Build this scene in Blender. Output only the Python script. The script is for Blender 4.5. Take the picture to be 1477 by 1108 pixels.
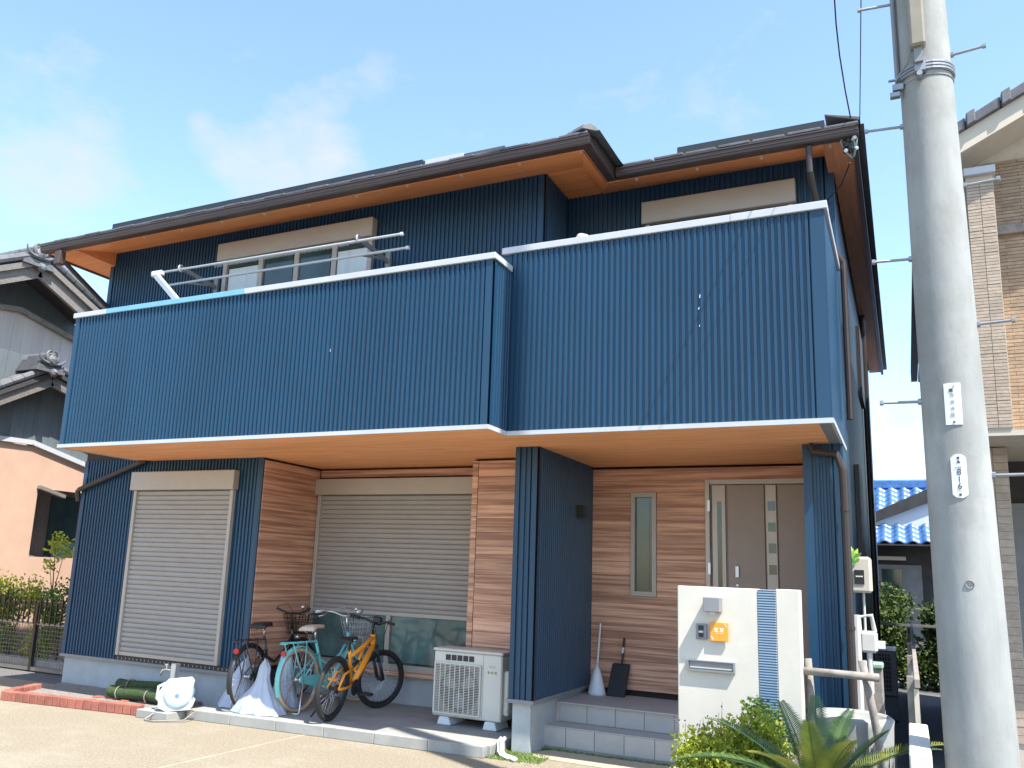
import bpy, bmesh, math, random
from mathutils import Vector, Matrix
random.seed(7)
for o in list(bpy.data.objects): bpy.data.objects.remove(o)
scene = bpy.context.scene
COL = scene.collection
rad = math.radians

# ------------------------------------------------------------------ camera, sky, sun, exposure
CAMZ = 1.65
FPX, CXP, CYP, WPX, HPX = 1217.25, 691.0, 587.0, 1477.0, 1108.0
R_ = Vector((0.89484349, 0.44463264, 0.03945804))
U_ = Vector((0.05121433, -0.1900777, 0.98043233))
F_ = Vector((-0.44343231, 0.87531268, 0.19286135))
cam = bpy.data.cameras.new('camera'); cam_o = bpy.data.objects.new('camera', cam); COL.objects.link(cam_o)
cam_o.matrix_world = Matrix(((R_.x, U_.x, -F_.x, 0), (R_.y, U_.y, -F_.y, 0), (R_.z, U_.z, -F_.z, CAMZ), (0, 0, 0, 1)))
cam.sensor_fit = 'HORIZONTAL'; cam.sensor_width = 36.0; cam.lens = FPX / WPX * 36.0
cam.shift_x = (WPX / 2 - CXP) / WPX; cam.shift_y = (CYP - HPX / 2) / WPX
cam.clip_start = 0.05; cam.clip_end = 2000
scene.camera = cam_o

SUN_DIR = Vector((0.53, -0.27, 1.0)).normalized()          # towards the sun
SUN_EL = math.asin(SUN_DIR.z)
world = bpy.data.worlds.new('World'); scene.world = world; world.use_nodes = True
nt = world.node_tree; nt.nodes.clear()
wo = nt.nodes.new('ShaderNodeOutputWorld'); bg = nt.nodes.new('ShaderNodeBackground')
sky = nt.nodes.new('ShaderNodeTexSky'); sky.sky_type = 'NISHITA'; sky.sun_disc = False
sky.sun_elevation = SUN_EL; sky.sun_rotation = math.atan2(SUN_DIR.x, SUN_DIR.y)
sky.air_density = 1.25; sky.dust_density = 0.55; sky.ozone_density = 3.2
tc = nt.nodes.new('ShaderNodeTexCoord')
mp = nt.nodes.new('ShaderNodeMapping'); mp.inputs['Scale'].default_value = (7, 7, 12); mp.inputs['Location'].default_value = (1.35, 0.2, 0.42)
ns = nt.nodes.new('ShaderNodeTexNoise'); ns.inputs['Scale'].default_value = 1.15; ns.inputs['Detail'].default_value = 7; ns.inputs['Roughness'].default_value = 0.6
rp = nt.nodes.new('ShaderNodeValToRGB'); rp.color_ramp.elements[0].position = 0.57; rp.color_ramp.elements[1].position = 0.93
rp.color_ramp.elements[0].color = (0, 0, 0, 1); rp.color_ramp.elements[1].color = (0.85, 0.85, 0.85, 1)
mx = nt.nodes.new('ShaderNodeMix'); mx.data_type = 'RGBA'
mx.inputs['B'].default_value = (2.35, 2.5, 2.65, 1)
L = nt.links.new
L(tc.outputs['Generated'], mp.inputs['Vector']); L(mp.outputs['Vector'], ns.inputs['Vector'])
def _dirpx(px, py): return (F_ * FPX + R_ * (px - CXP) - U_ * (py - CYP)).normalized()
acc = ns.outputs['Fac']
for (cpx, cpy, cr, cs_) in ((60, 212, .105, .30), (125, 225, .06, .22), (330, 232, .065, .28), (420, 240, .09, .30), (490, 230, .045, .24), (290, 180, .035, .18), (1306, 602, .03, .34)):
    vd = nt.nodes.new('ShaderNodeVectorMath'); vd.operation = 'DISTANCE'; vd.inputs[1].default_value = _dirpx(cpx, cpy)
    L(tc.outputs['Generated'], vd.inputs[0])
    mr = nt.nodes.new('ShaderNodeMapRange'); mr.inputs['From Min'].default_value = 0; mr.inputs['From Max'].default_value = cr; mr.inputs['To Min'].default_value = cs_; mr.inputs['To Max'].default_value = 0.0
    L(vd.outputs['Value'], mr.inputs['Value']); ad = nt.nodes.new('ShaderNodeMath'); ad.operation = 'ADD'; L(acc, ad.inputs[0]); L(mr.outputs[0], ad.inputs[1]); acc = ad.outputs[0]
L(acc, rp.inputs['Fac']); L(rp.outputs['Color'], mx.inputs['Factor'])
L(sky.outputs['Color'], mx.inputs['A']); L(mx.outputs['Result'], bg.inputs['Color'])
bg.inputs['Strength'].default_value = 0.15
L(bg.outputs['Background'], wo.inputs['Surface'])
sun = bpy.data.lights.new('sun', 'SUN'); sun.energy = 4.5; sun.angle = rad(0.53); sun.color = (1.0, 0.95, 0.87)
sun_o = bpy.data.objects.new('sun', sun); COL.objects.link(sun_o)
sun_o.rotation_euler = SUN_DIR.to_track_quat('Z', 'Y').to_euler(); sun_o.location = (6, -4, 12)
scene.view_settings.view_transform = 'Standard'; scene.view_settings.look = 'None'
scene.view_settings.exposure = 1.28; scene.view_settings.gamma = 1.0; scene.view_settings.use_curve_mapping = False

# ------------------------------------------------------------------ pixel -> point on a plane of the place
def _ray(px, py): return F_ * FPX + R_ * (px - CXP) - U_ * (py - CYP)
def PY(px, py, y): d = _ray(px, py); d = d * (y / d.y); return Vector((d.x, d.y, d.z + CAMZ))
def PX(px, py, x): d = _ray(px, py); d = d * (x / d.x); return Vector((d.x, d.y, d.z + CAMZ))
def PZ(px, py, z): d = _ray(px, py); d = d * ((z - CAMZ) / d.z); return Vector((d.x, d.y, d.z + CAMZ))

# ------------------------------------------------------------------ materials
def N(nt, t, **kw):
    n = nt.nodes.new(t)
    for k, v in kw.items(): n.inputs[k].default_value = v
    return n
def mat(name, col, rough=0.6, metal=0.0, var=0.10, scale=6.0, bump=0.0, bscale=40.0, orand=0.0, spec=0.5,
        stretch=(1, 1, 1), col2=None, stain=0.0, stain_col=(0.2, 0.18, 0.15), trans=0.0, coat=0.0, lo=0.35, hi=0.65):
    m = bpy.data.materials.new(name); m.use_nodes = True; t = m.node_tree; b = t.nodes['Principled BSDF']
    b.inputs['Roughness'].default_value = rough; b.inputs['Metallic'].default_value = metal
    b.inputs['Specular IOR Level'].default_value = spec; b.inputs['Coat Weight'].default_value = coat
    g = t.nodes.new('ShaderNodeNewGeometry'); mpn = t.nodes.new('ShaderNodeMapping'); mpn.inputs['Scale'].default_value = stretch
    oi = t.nodes.new('ShaderNodeObjectInfo')
    off = t.nodes.new('ShaderNodeVectorMath'); off.operation = 'ADD'
    sc = t.nodes.new('ShaderNodeMath'); sc.operation = 'MULTIPLY'; sc.inputs[1].default_value = 40.0 if orand else 0.0
    t.links.new(oi.outputs['Random'], sc.inputs[0])
    t.links.new(g.outputs['Position'], off.inputs[0]); t.links.new(sc.outputs[0], off.inputs[1])
    t.links.new(off.outputs[0], mpn.inputs['Vector'])
    n = N(t, 'ShaderNodeTexNoise', Scale=scale, Detail=5.0, Roughness=0.6); t.links.new(mpn.outputs[0], n.inputs['Vector'])
    rmp = t.nodes.new('ShaderNodeValToRGB'); rmp.color_ramp.elements[0].position = lo; rmp.color_ramp.elements[1].position = hi
    c = Vector(col); c2 = Vector(col2) if col2 else c * (1 + var); c1 = c * (1 - var) if not col2 else c
    rmp.color_ramp.elements[0].color = (*c1, 1); rmp.color_ramp.elements[1].color = (*[min(1, v) for v in c2], 1)
    t.links.new(n.outputs['Fac'], rmp.inputs['Fac']); out = rmp.outputs['Color']
    if orand:
        hs = t.nodes.new('ShaderNodeHueSaturation'); mr = t.nodes.new('ShaderNodeMapRange')
        mr.inputs['To Min'].default_value = 1 - orand; mr.inputs['To Max'].default_value = 1 + orand
        t.links.new(oi.outputs['Random'], mr.inputs['Value']); t.links.new(mr.outputs[0], hs.inputs['Value'])
        t.links.new(out, hs.inputs['Color']); out = hs.outputs['Color']
    if stain:
        n2 = N(t, 'ShaderNodeTexNoise', Scale=1.3, Detail=7.0, Roughness=0.7); t.links.new(g.outputs['Position'], n2.inputs['Vector'])
        r2 = t.nodes.new('ShaderNodeValToRGB'); r2.color_ramp.elements[0].position = 0.5; r2.color_ramp.elements[1].position = 0.75
        r2.color_ramp.elements[1].color = (stain, stain, stain, 1)
        t.links.new(n2.outputs['Fac'], r2.inputs['Fac'])
        mm = t.nodes.new('ShaderNodeMix'); mm.data_type = 'RGBA'; mm.inputs['B'].default_value = (*stain_col, 1)
        t.links.new(r2.outputs['Color'], mm.inputs['Factor']); t.links.new(out, mm.inputs['A']); out = mm.outputs['Result']
    t.links.new(out, b.inputs['Base Color'])
    if bump:
        n3 = N(t, 'ShaderNodeTexNoise', Scale=bscale, Detail=4.0); t.links.new(mpn.outputs[0], n3.inputs['Vector'])
        bp = t.nodes.new('ShaderNodeBump'); bp.inputs['Strength'].default_value = bump; bp.inputs['Distance'].default_value = 0.01
        t.links.new(n3.outputs['Fac'], bp.inputs['Height']); t.links.new(bp.outputs['Normal'], b.inputs['Normal'])
    if trans:
        tr = t.nodes.new('ShaderNodeBsdfTranslucent'); t.links.new(out, tr.inputs['Color'])
        ms = t.nodes.new('ShaderNodeMixShader'); ms.inputs[0].default_value = trans
        t.links.new(b.outputs[0], ms.inputs[1]); t.links.new(tr.outputs[0], ms.inputs[2])
        t.links.new(ms.outputs[0], t.nodes['Material Output'].inputs['Surface'])
    return m
M = {}
M['siding'] = mat('blue_metal_siding', (0.0085, 0.047, 0.098), 0.42, 0.0, 0.10, 1.6, stretch=(1, 1, .35), bump=0.05, bscale=3)
M['siding_trim'] = mat('blue_metal_trim', (0.0095, 0.052, 0.108), 0.40, 0, .08, 2.0)
M['side_wall'] = mat('blue_black_side_wall', (0.018, 0.042, 0.075), 0.5, 0, .10, 2.0)
M['white_trim'] = mat('white_aluminium_trim', (0.47, 0.485, 0.50), 0.35, 0, .04, 3)
M['soffit'] = mat('orange_wood_soffit', (0.86, 0.395, 0.175), 0.55, 0, .16, 3.0, stretch=(.5, 9, 9), orand=0.03)
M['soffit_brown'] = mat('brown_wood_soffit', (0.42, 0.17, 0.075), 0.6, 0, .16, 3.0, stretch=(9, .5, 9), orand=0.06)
M['wood_x'] = mat('cedar_cladding_front', (0.36, 0.175, 0.110), 0.6, 0, 0, 2.2, stretch=(.35, .35, 13), orand=0.15, col2=(0.70, 0.405, 0.275), bump=0.08, bscale=6, lo=.40, hi=.60)
M['eave'] = mat('deep_orange_eave_board', (0.88, 0.32, 0.11), 0.55, 0, .12, 3.0, stretch=(.5, 9, 9), orand=0.03)
M['glass_teal'] = mat('teal_frosted_glass', (0.085, 0.15, 0.145), 0.08, 0, .35, 3.0, spec=.7)
M['film'] = mat('blue_film_on_coping', (0.17, 0.40, 0.58), 0.35, 0, .06, 3)
M['pipe'] = mat('dark_brown_pipe', (0.034, 0.024, 0.022), 0.45, 0, .08, 3)
M['dark_joint'] = mat('dark_joint', (0.035, 0.022, 0.016), 0.8)
M['shutter'] = mat('taupe_shutter', (0.315, 0.290, 0.270), 0.42, 0, .04, 3, orand=0.02)
M['shutter_frame'] = mat('taupe_aluminium', (0.40, 0.355, 0.315), 0.4, 0.1, .04, 3)
M['glass'] = mat('dark_window_glass', (0.030, 0.055, 0.055), 0.06, 0, .3, 2.0, spec=0.7)
M['curtain'] = mat('pale_curtain', (0.55, 0.62, 0.64), 0.35, 0, .08, 14, stretch=(1, 1, .05), spec=.6)
M['concrete'] = mat('grey_concrete', (0.30, 0.30, 0.28), 0.85, 0, .10, 4, bump=.12, bscale=60, stain=.4, stain_col=(.21, .205, .18))
M['plinth'] = mat('pale_plinth_mortar', (0.36, 0.385, 0.40), 0.8, 0, .07, 5, bump=.08, bscale=80)
M['drive'] = mat('sandy_washed_drive', (0.25, 0.215, 0.155), 0.9, 0, .26, 45, bump=.6, bscale=160, stain=.75, stain_col=(.33, .295, .23))
M['ground'] = mat('dark_gravel_ground', (0.13, 0.13, 0.13), 0.95, 0, .4, 45, bump=.8, bscale=90)
M['tile_step'] = mat('grey_porch_tile', (0.40, 0.385, 0.365), 0.6, 0, .05, 9, orand=.04, bump=.04, bscale=120)
M['door'] = mat('taupe_door', (0.32, 0.25, 0.215), 0.45, 0, .04, 3)
M['door_light'] = mat('door_metal_strip', (0.44, 0.38, 0.34), 0.35, .2, .04, 3)
M['gutter'] = mat('brown_gutter', (0.062, 0.042, 0.037), 0.45, 0, .08, 3)
M['roof'] = mat('dark_slate_roof_tile', (0.085, 0.085, 0.095), 0.55, 0, .25, 6, orand=.1)
M['panel'] = mat('solar_panel_dark', (0.012, 0.016, 0.02), 0.35, 0, .1, 3)
M['panel_rim'] = mat('solar_panel_frame', (0.018, 0.024, 0.026), 0.5, 0, .1, 3)
M['alu'] = mat('silver_aluminium', (0.66, 0.66, 0.66), 0.35, .6, .05, 3)
M['grey_paint'] = mat('grey_painted_metal', (0.22, 0.225, 0.235), 0.5, .1, .06, 8)
M['stucco'] = mat('white_stucco', (0.60, 0.565, 0.49), 0.9, 0, .05, 3, bump=.14, bscale=110, stain=.18, stain_col=(.54, .49, .41))
M['ac'] = mat('cream_enamel', (0.58, 0.565, 0.51), 0.4, 0, .03, 4)
M['ac_dark'] = mat('grille_shadow_grey', (0.035, 0.03, 0.035), 0.6)
M['white'] = mat('white_plastic', (0.66, 0.685, 0.71), 0.35, 0, .03, 4)
M['black'] = mat('black_plastic', (0.018, 0.018, 0.019), 0.45, 0, .15, 6)
M['rubber'] = mat('black_rubber', (0.02, 0.02, 0.021), 0.8)
M['tan'] = mat('tan_rubber', (0.50, 0.36, 0.22), 0.75)
M['chrome'] = mat('bright_steel', (0.72, 0.72, 0.72), 0.25, .9, .04, 6)
M['orange_paint'] = mat('orange_bike_paint', (0.90, 0.33, 0.015), 0.3, 0, .03, 4, coat=.3)
M['turq'] = mat('turquoise_bike_paint', (0.15, 0.52, 0.52), 0.3, 0, .03, 4, coat=.3)
M['black_paint'] = mat('black_bike_paint', (0.02, 0.02, 0.024), 0.3, 0, .03, 4, coat=.3)
M['cream_leather'] = mat('cream_leather', (0.58, 0.49, 0.39), 0.6, 0, .1, 9)
M['bag'] = mat('pale_blue_white_sheet', (0.56, 0.62, 0.72), 0.6, 0, .06, 7, trans=.25)
M['turf'] = mat('dark_green_turf_roll', (0.040, 0.072, 0.022), 0.95, 0, .45, 60, bump=1.0, bscale=180)
M['moss'] = mat('green_moss_turf', (0.135, 0.20, 0.045), 0.95, 0, .4, 60, bump=1.0, bscale=150)
M['brick'] = mat('red_edging_brick', (0.30, 0.105, 0.075), 0.85, 0, .15, 12, orand=.12, bump=.2, bscale=80)
M['mortar'] = mat('mortar', (0.52, 0.44, 0.36), 0.9)
M['soil'] = mat('grey_soil', (0.22, 0.20, 0.175), 0.95, 0, .3, 30, bump=.8, bscale=80)
M['pole'] = mat('weathered_concrete_pole', (0.30, 0.305, 0.29), 0.85, 0, .20, 3.0, stretch=(1, 1, .3), bump=.12, bscale=50, stain=.8, stain_col=(.19, .19, .165))
M['steel'] = mat('galvanised_steel', (0.30, 0.31, 0.32), 0.45, .6, .12, 14)
M['lamp_plastic'] = mat('aged_lamp_cover', (0.24, 0.215, 0.16), 0.5, 0, .1, 6)
M['plate'] = mat('white_enamel_plate', (0.76, 0.78, 0.78), 0.4, 0, .05, 8)
M['ink'] = mat('dark_print', (0.05, 0.055, 0.06), 0.6)
M['ink_grey'] = mat('grey_print', (0.30, 0.31, 0.32), 0.6)
M['nameplate'] = mat('orange_glass_nameplate', (0.83, 0.32, 0.035), 0.3, 0, .03, 6)
M['sky_print'] = mat('white_print', (0.85, 0.85, 0.82), 0.6)
M['stripe_blue'] = mat('blue_glazed_slat', (0.012, 0.075, 0.17), 0.4, 0, .15, 20, orand=.1)
M['wood_grey'] = mat('weathered_grey_wood', (0.24, 0.215, 0.19), 0.85, 0, .2, 12, stretch=(1, 1, 1), bump=.3, bscale=30)
M['leaf_bright'] = mat('bright_leaves', (0.19, 0.26, 0.02), 0.5, 0, 0, 14, col2=(0.48, 0.52, 0.06), trans=.4)
M['leaf_mid'] = mat('mid_green_leaves', (0.055, 0.12, 0.025), 0.55, 0, 0, 7, col2=(0.17, 0.26, 0.05), trans=.3)
M['leaf_dark'] = mat('dark_hedge_leaves', (0.03, 0.06, 0.014), 0.6, 0, 0, 6, col2=(0.11, 0.16, 0.03), trans=.25)
M['cycad'] = mat('cycad_fronds', (0.035, 0.085, 0.04), 0.4, 0, 0, 5, col2=(0.10, 0.17, 0.05), trans=.15, orand=.12)
M['cycad_y'] = mat('cycad_yellow_fronds', (0.11, 0.16, 0.03), 0.45, 0, 0, 5, col2=(0.27, 0.27, 0.05), trans=.25, orand=.1)
M['bark'] = mat('brown_bark', (0.12, 0.085, 0.055), 0.9, 0, .3, 20, bump=.6, bscale=40)
M['peach'] = mat('peach_stucco', (0.50, 0.325, 0.235), 0.9, 0, .06, 2, bump=.15, bscale=80, stain=.2, stain_col=(.44, .30, .225))
M['pink_board'] = mat('pinkish_board_wall', (0.56, 0.49, 0.44), 0.8, 0, .05, 3, stretch=(3, 3, .3), orand=.05)
M['grey_board'] = mat('blue_grey_board_wall', (0.12, 0.14, 0.15), 0.8, 0, .1, 3, stretch=(3, 3, .3), orand=.08)
M['old_wood'] = mat('weathered_rafter_wood', (0.17, 0.15, 0.132), 0.8, 0, .22, 4, stretch=(6, 6, 12), orand=.05)
M['kawara'] = mat('silver_grey_roof_tile', (0.12, 0.122, 0.128), 0.62, 0, .2, 9, orand=.12)
M['kawara_blue'] = mat('glazed_blue_roof_tile', (0.05, 0.14, 0.33), 0.38, 0, .25, 7, orand=.18, spec=.8)
M['tan_tile'] = mat('tan_wall_tile', (0.33, 0.235, 0.155), 0.75, 0, .14, 14, orand=.12, bump=.2, bscale=50)
M['tan_pale'] = mat('pale_tan_wall_tile', (0.40, 0.315, 0.24), 0.75, 0, .12, 14, orand=.10, bump=.2, bscale=50)
M['cream'] = mat('cream_board', (0.52, 0.46, 0.37), 0.6, 0, .04, 4)
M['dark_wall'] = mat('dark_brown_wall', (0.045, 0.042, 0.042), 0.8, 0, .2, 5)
M['mid_grey'] = mat('mid_grey_panel', (0.20, 0.20, 0.20), 0.6, 0, .1, 5)
M['fence_dark'] = mat('dark_bronze_fence', (0.035, 0.028, 0.024), 0.5, 0, .1, 8)
M['fence_grey'] = mat('grey_mesh_fence', (0.24, 0.22, 0.19), 0.5, .2, .1, 8)
M['green_sticker'] = mat('green_leaf_sticker', (0.09, 0.50, 0.13), 0.5, 0, .0, 9, col2=(.65, .72, .10))
M['pipe_white'] = mat('old_white_pipe', (0.50, 0.49, 0.46), 0.5, 0, .06, 8)
M['wire'] = mat('black_cable', (0.015, 0.018, 0.022), 0.6)
M['wire_green'] = mat('green_grey_cable', (0.16, 0.27, 0.25), 0.5)
M['cloth_pink'] = mat('pale_pink_cloth', (0.62, 0.52, 0.50), 0.9)
M['reel_blue'] = mat('blue_reel_cap', (0.13, 0.22, 0.45), 0.4)

# ------------------------------------------------------------------ mesh helper
class MB:
    def __init__(s): s.v = []; s.f = []
    def quad(s, *p):
        i = len(s.v); s.v += [tuple(q) for q in p]; s.f.append(tuple(range(i, i + len(p)))); return s
    def box(s, x0, x1, y0, y1, z0, z1):
        i = len(s.v)
        s.v += [(x0, y0, z0), (x1, y0, z0), (x1, y1, z0), (x0, y1, z0), (x0, y0, z1), (x1, y0, z1), (x1, y1, z1), (x0, y1, z1)]
        s.f += [tuple(i + k for k in q) for q in ((3, 2, 1, 0), (4, 5, 6, 7), (0, 1, 5, 4), (1, 2, 6, 5), (2, 3, 7, 6), (3, 0, 4, 7))]
        return s
    def bar(s, a, b, w, h=None, up=(0, 0, 1)):
        a = Vector(a); b = Vector(b); d = (b - a).normalized(); h = h or w; u = Vector(up)
        if abs(d.dot(u)) > .95: u = Vector((1, 0, 0))
        r = d.cross(u).normalized() * w / 2; u = r.cross(d).normalized() * h / 2; i = len(s.v)
        for p in (a, b): s.v += [tuple(p - r - u), tuple(p + r - u), tuple(p + r + u), tuple(p - r + u)]
        s.f += [tuple(i + k for k in q) for q in ((0, 1, 2, 3), (7, 6, 5, 4), (4, 5, 1, 0), (5, 6, 2, 1), (6, 7, 3, 2), (7, 4, 0, 3))]
        return s
    def prism(s, pts, ext):
        e = Vector(ext); i = len(s.v); n = len(pts); P = [Vector(p) for p in pts]
        s.v += [tuple(p) for p in P] + [tuple(p + e) for p in P]
        s.f.append(tuple(range(i, i + n))[::-1]); s.f.append(tuple(range(i + n, i + 2 * n)))
        for k in range(n): l = (k + 1) % n; s.f.append((i + k, i + l, i + n + l, i + n + k))
        return s
    def tube(s, pts, r, n=8, closed=False, cap=True):
        P = [Vector(p) for p in pts]; m = len(P); rr = r if isinstance(r, (list, tuple)) else [r] * m
        i = len(s.v); u = None
        for k in range(m):
            a = P[(k - 1) % m] if (closed or k > 0) else P[k]; b = P[(k + 1) % m] if (closed or k < m - 1) else P[k]
            d = (b - a).normalized()
            if u is None:
                u = Vector((0, 0, 1)) if abs(d.z) < .9 else Vector((1, 0, 0))
            u = (u - d * u.dot(d)).normalized(); w = d.cross(u)
            for j in range(n):
                t = 2 * math.pi * j / n; s.v.append(tuple(P[k] + (u * math.cos(t) + w * math.sin(t)) * rr[k]))
        for k in range(m if closed else m - 1):
            l = (k + 1) % m
            for j in range(n): q = (j + 1) % n; s.f.append((i + k * n + j, i + k * n + q, i + l * n + q, i + l * n + j))
        if cap and not closed:
            s.f.append(tuple(i + j for j in range(n))[::-1]); s.f.append(tuple(i + (m - 1) * n + j for j in range(n)))
        return s
    def lathe(s, prof, c=(0, 0, 0), n=24, axis='z'):
        i = len(s.v); c = Vector(c); m = len(prof)
        for r, z in prof:
            for j in range(n):
                t = 2 * math.pi * j / n
                p = (r * math.cos(t), r * math.sin(t), z)
                if axis == 'y': p = (p[0], p[2], p[1])
                if axis == 'x': p = (p[2], p[0], p[1])
                s.v.append(tuple(c + Vector(p)))
        for k in range(m - 1):
            for j in range(n): q = (j + 1) % n; s.f.append((i + k * n + j, i + k * n + q, i + (k + 1) * n + q, i + (k + 1) * n + j))
        return s
    def ball(s, c, r, n=10, m=7, sq=(1, 1, 1)):
        return s.blob(c, r, n, m, sq, 0)
    def blob(s, c, r, n=12, m=8, sq=(1, 1, 1), jit=0.1):
        i = len(s.v)
        for k in range(m + 1):
            a = math.pi * k / m
            for j in range(n):
                t = 2 * math.pi * j / n; q = r * (1 + random.uniform(-jit, jit)) if 0 < k < m else r
                s.v.append((c[0] + q * math.sin(a) * math.cos(t) * sq[0], c[1] + q * math.sin(a) * math.sin(t) * sq[1], c[2] + q * math.cos(a) * sq[2]))
        for k in range(m):
            for j in range(n): q = (j + 1) % n; s.f.append((i + k * n + j, i + (k + 1) * n + j, i + (k + 1) * n + q, i + k * n + q))
        return s
    def mesh(s, name, m, smooth=False, bevel=0):
        me = bpy.data.meshes.new(name); me.from_pydata(s.v, [], s.f); me.update()
        if bevel or True:
            bm = bmesh.new(); bm.from_mesh(me)
            bmesh.ops.recalc_face_normals(bm, faces=bm.faces)
            if bevel: bmesh.ops.bevel(bm, geom=bm.edges[:], offset=bevel, segments=1, affect='EDGES', profile=.5)
            bm.to_mesh(me); bm.free()
        if smooth:
            for p in me.polygons: p.use_smooth = True
        if isinstance(m, str): m = M[m]
        me.materials.append(m)
        return me
    def build(s, name, m, parent=None, smooth=False, bevel=0):
        return put(name, s.mesh(name, m, smooth, bevel), parent)
def put(name, me, parent=None, loc=(0, 0, 0), world=True):
    o = bpy.data.objects.new(name, me); COL.objects.link(o); o.location = loc
    if parent is not None:
        o.parent = parent
        if world: o.matrix_parent_inverse = Matrix.Translation(base_of(parent)).inverted()
    return o
BASE = {}
def base_of(o):
    while o.parent is not None: o = o.parent
    return BASE.get(o.name, Vector((0, 0, 0)))
def thing(name, label, cat, loc=(0, 0, 0), group=None, rz=0):
    o = bpy.data.objects.new(name, None); COL.objects.link(o); o.location = loc; o.rotation_euler.z = rz
    o.empty_display_size = .1; o['label'] = label; o['category'] = cat
    if group: o['group'] = group
    BASE[o.name] = Vector(loc)
    return o
def part(name, me, parent, loc=(0, 0, 0)):
    """me is built in world coordinates; a part of a thing or of another part."""
    o = bpy.data.objects.new(name, me); COL.objects.link(o); o.location = loc; o.parent = parent
    if parent.type == 'EMPTY' and parent.parent is None: o.matrix_parent_inverse = Matrix.Translation(BASE[parent.name]).inverted()
    return o
def P_(mb, name, m, parent, smooth=False, bevel=0):
    return part(name, mb.mesh(name, m, smooth, bevel), parent)
def tag(o, label, cat, group=None):
    o['label'] = label; o['category'] = cat
    if group: o['group'] = group
    return o
def struct(o): o['kind'] = 'structure'; return o
def textmesh(txt, size, name, m, depth=0.0006):
    cu = bpy.data.curves.new(name, 'FONT'); cu.body = txt; cu.size = size; cu.align_x = 'CENTER'; cu.align_y = 'CENTER'; cu.extrude = depth
    ob = bpy.data.objects.new(name, cu); COL.objects.link(ob)
    dg = bpy.context.evaluated_depsgraph_get(); dg.update()
    me = bpy.data.meshes.new_from_object(ob.evaluated_get(dg)); bpy.data.objects.remove(ob)
    me.name = name; me.materials.clear(); me.materials.append(M[m]); return me

def ribs(mb, p0, u, n, length, z0, z1, pitch=0.0535, depth=0.016, flat0=.07, flat1=.07):
    """ribbed metal sheet from p0 along u, ribs standing proud along n"""
    p0 = Vector((p0[0], p0[1], 0)); u = Vector(u); n = Vector(n)
    prof = [(0, depth)]
    if flat0: prof += [(flat0, depth), (flat0 + .003, -.006), (flat0 + .012, -.006)]
    a = flat0 + (.012 if flat0 else 0); b = length - flat1 - (.012 if flat1 else 0)
    k = max(1, round((b - a) / pitch)); pt = (b - a) / k
    for i in range(k):
        s = a + i * pt
        prof += [(s + .02 * pt, 0), (s + .40 * pt, 0), (s + .50 * pt, depth), (s + .92 * pt, depth)]
    prof += [(b, 0)]
    if flat1: prof += [(b + .004, -.006), (length - flat1 - .003, -.006), (length - flat1, depth)]
    prof += [(length, depth)]
    i0 = len(mb.v)
    for s, d in prof:
        q = p0 + u * s + n * d
        mb.v += [(q.x, q.y, z0), (q.x, q.y, z1)]
    for i in range(len(prof) - 1):
        mb.f.append((i0 + 2 * i, i0 + 2 * i + 2, i0 + 2 * i + 3, i0 + 2 * i + 1))
    return mb

# ------------------------------------------------------------------ ground
g = MB().quad((-60, -40, -.02), (60, -40, -.02), (60, 120, -.02), (-60, 120, -.02)).build('ground', 'ground'); struct(g)
d = MB(); d.prism([(-30, -8, -.016), (-1.75, -8, -.016), (-1.75, 6.4, -.016), (-3.3, 7.62, -.016), (-3.3, 7.9, -.016), (-30, 7.9, -.016)], (0, 0, .016)); struct(d.build('driveway', 'drive'))
dj = MB(); a = PZ(440, 1060, 0); b = PZ(230, 1108, 0); dd = (b - a)
dj.bar((a.x, a.y, .001), (a.x + dd.x * 3, a.y + dd.y * 3, .001), .02, .004); struct(dj.build('driveway_joint', mat('pale_joint', (.35, .31, .23), .9)))
pd = MB(); pd.prism([(-6.95, 7.20, 0), (-3.50, 7.42, 0), (-3.50, 9.3, 0), (-6.95, 9.3, 0)], (0, 0, .10)); struct(pd.build('bicycle_pad', 'concrete', bevel=.006))
# kerb blocks along the pad
kr = random.Random(3)
for i in range(6):
    x0 = -6.94 + i * .57; x1 = x0 + .565; y0 = 7.20 + (x0 + 6.95) / 3.45 * .22; y1 = 7.20 + (x1 + 6.95) / 3.45 * .22
    k = MB(); k.prism([(x0, y0 - .10, 0), (x1, y1 - .10, 0), (x1, y1 - .004, 0), (x0, y0 - .004, 0)], (0, 0, .104))
    struct(k.build('kerb_block', 'concrete', bevel=.006))
k2 = MB().box(-7.42, -6.97, 6.86, 7.22, 0, .085); struct(k2.build('kerb_slab', 'concrete', bevel=.006))
ap = MB(); ap.prism([(-3.12, 7.62, 0), (-1.75, 7.55, 0), (-1.75, 8.05, 0), (-3.12, 8.05, 0), (-3.3, 7.8, 0)], (0, 0, .012)); struct(ap.build('approach_slab', mat('yellowish_approach', (.40, .345, .245), .85, 0, .08, 20, bump=.2, bscale=90)))
ap2 = MB(); ap2.prism([(-3.3, 6.6, 0), (-1.8, 5.9, 0), (-1.75, 7.54, 0), (-3.12, 7.61, 0)], (0, 0, .008)); struct(ap2.build('approach_path', 'drive'))
ms = MB(); rr = random.Random(5)
for i in range(2600):
    t = rr.random()
    if t < .62: x = rr.uniform(-3.52, -3.0); y = rr.uniform(7.35, 7.95); 
    else: x = rr.uniform(-3.3, -1.8); y = 8.05 + rr.uniform(-.05, .02)
    if t < .62 and (x + 3.3) * .7 + (y - 7.65) > .22: continue
    h = rr.uniform(.008, .022); w = .006; a = rr.uniform(0, 6.3)
    ms.quad((x - w * math.cos(a), y - w * math.sin(a), .0), (x + w * math.cos(a), y + w * math.sin(a), .0), (x + rr.uniform(-.012, .012), y + rr.uniform(-.012, .012), h + .012))
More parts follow.
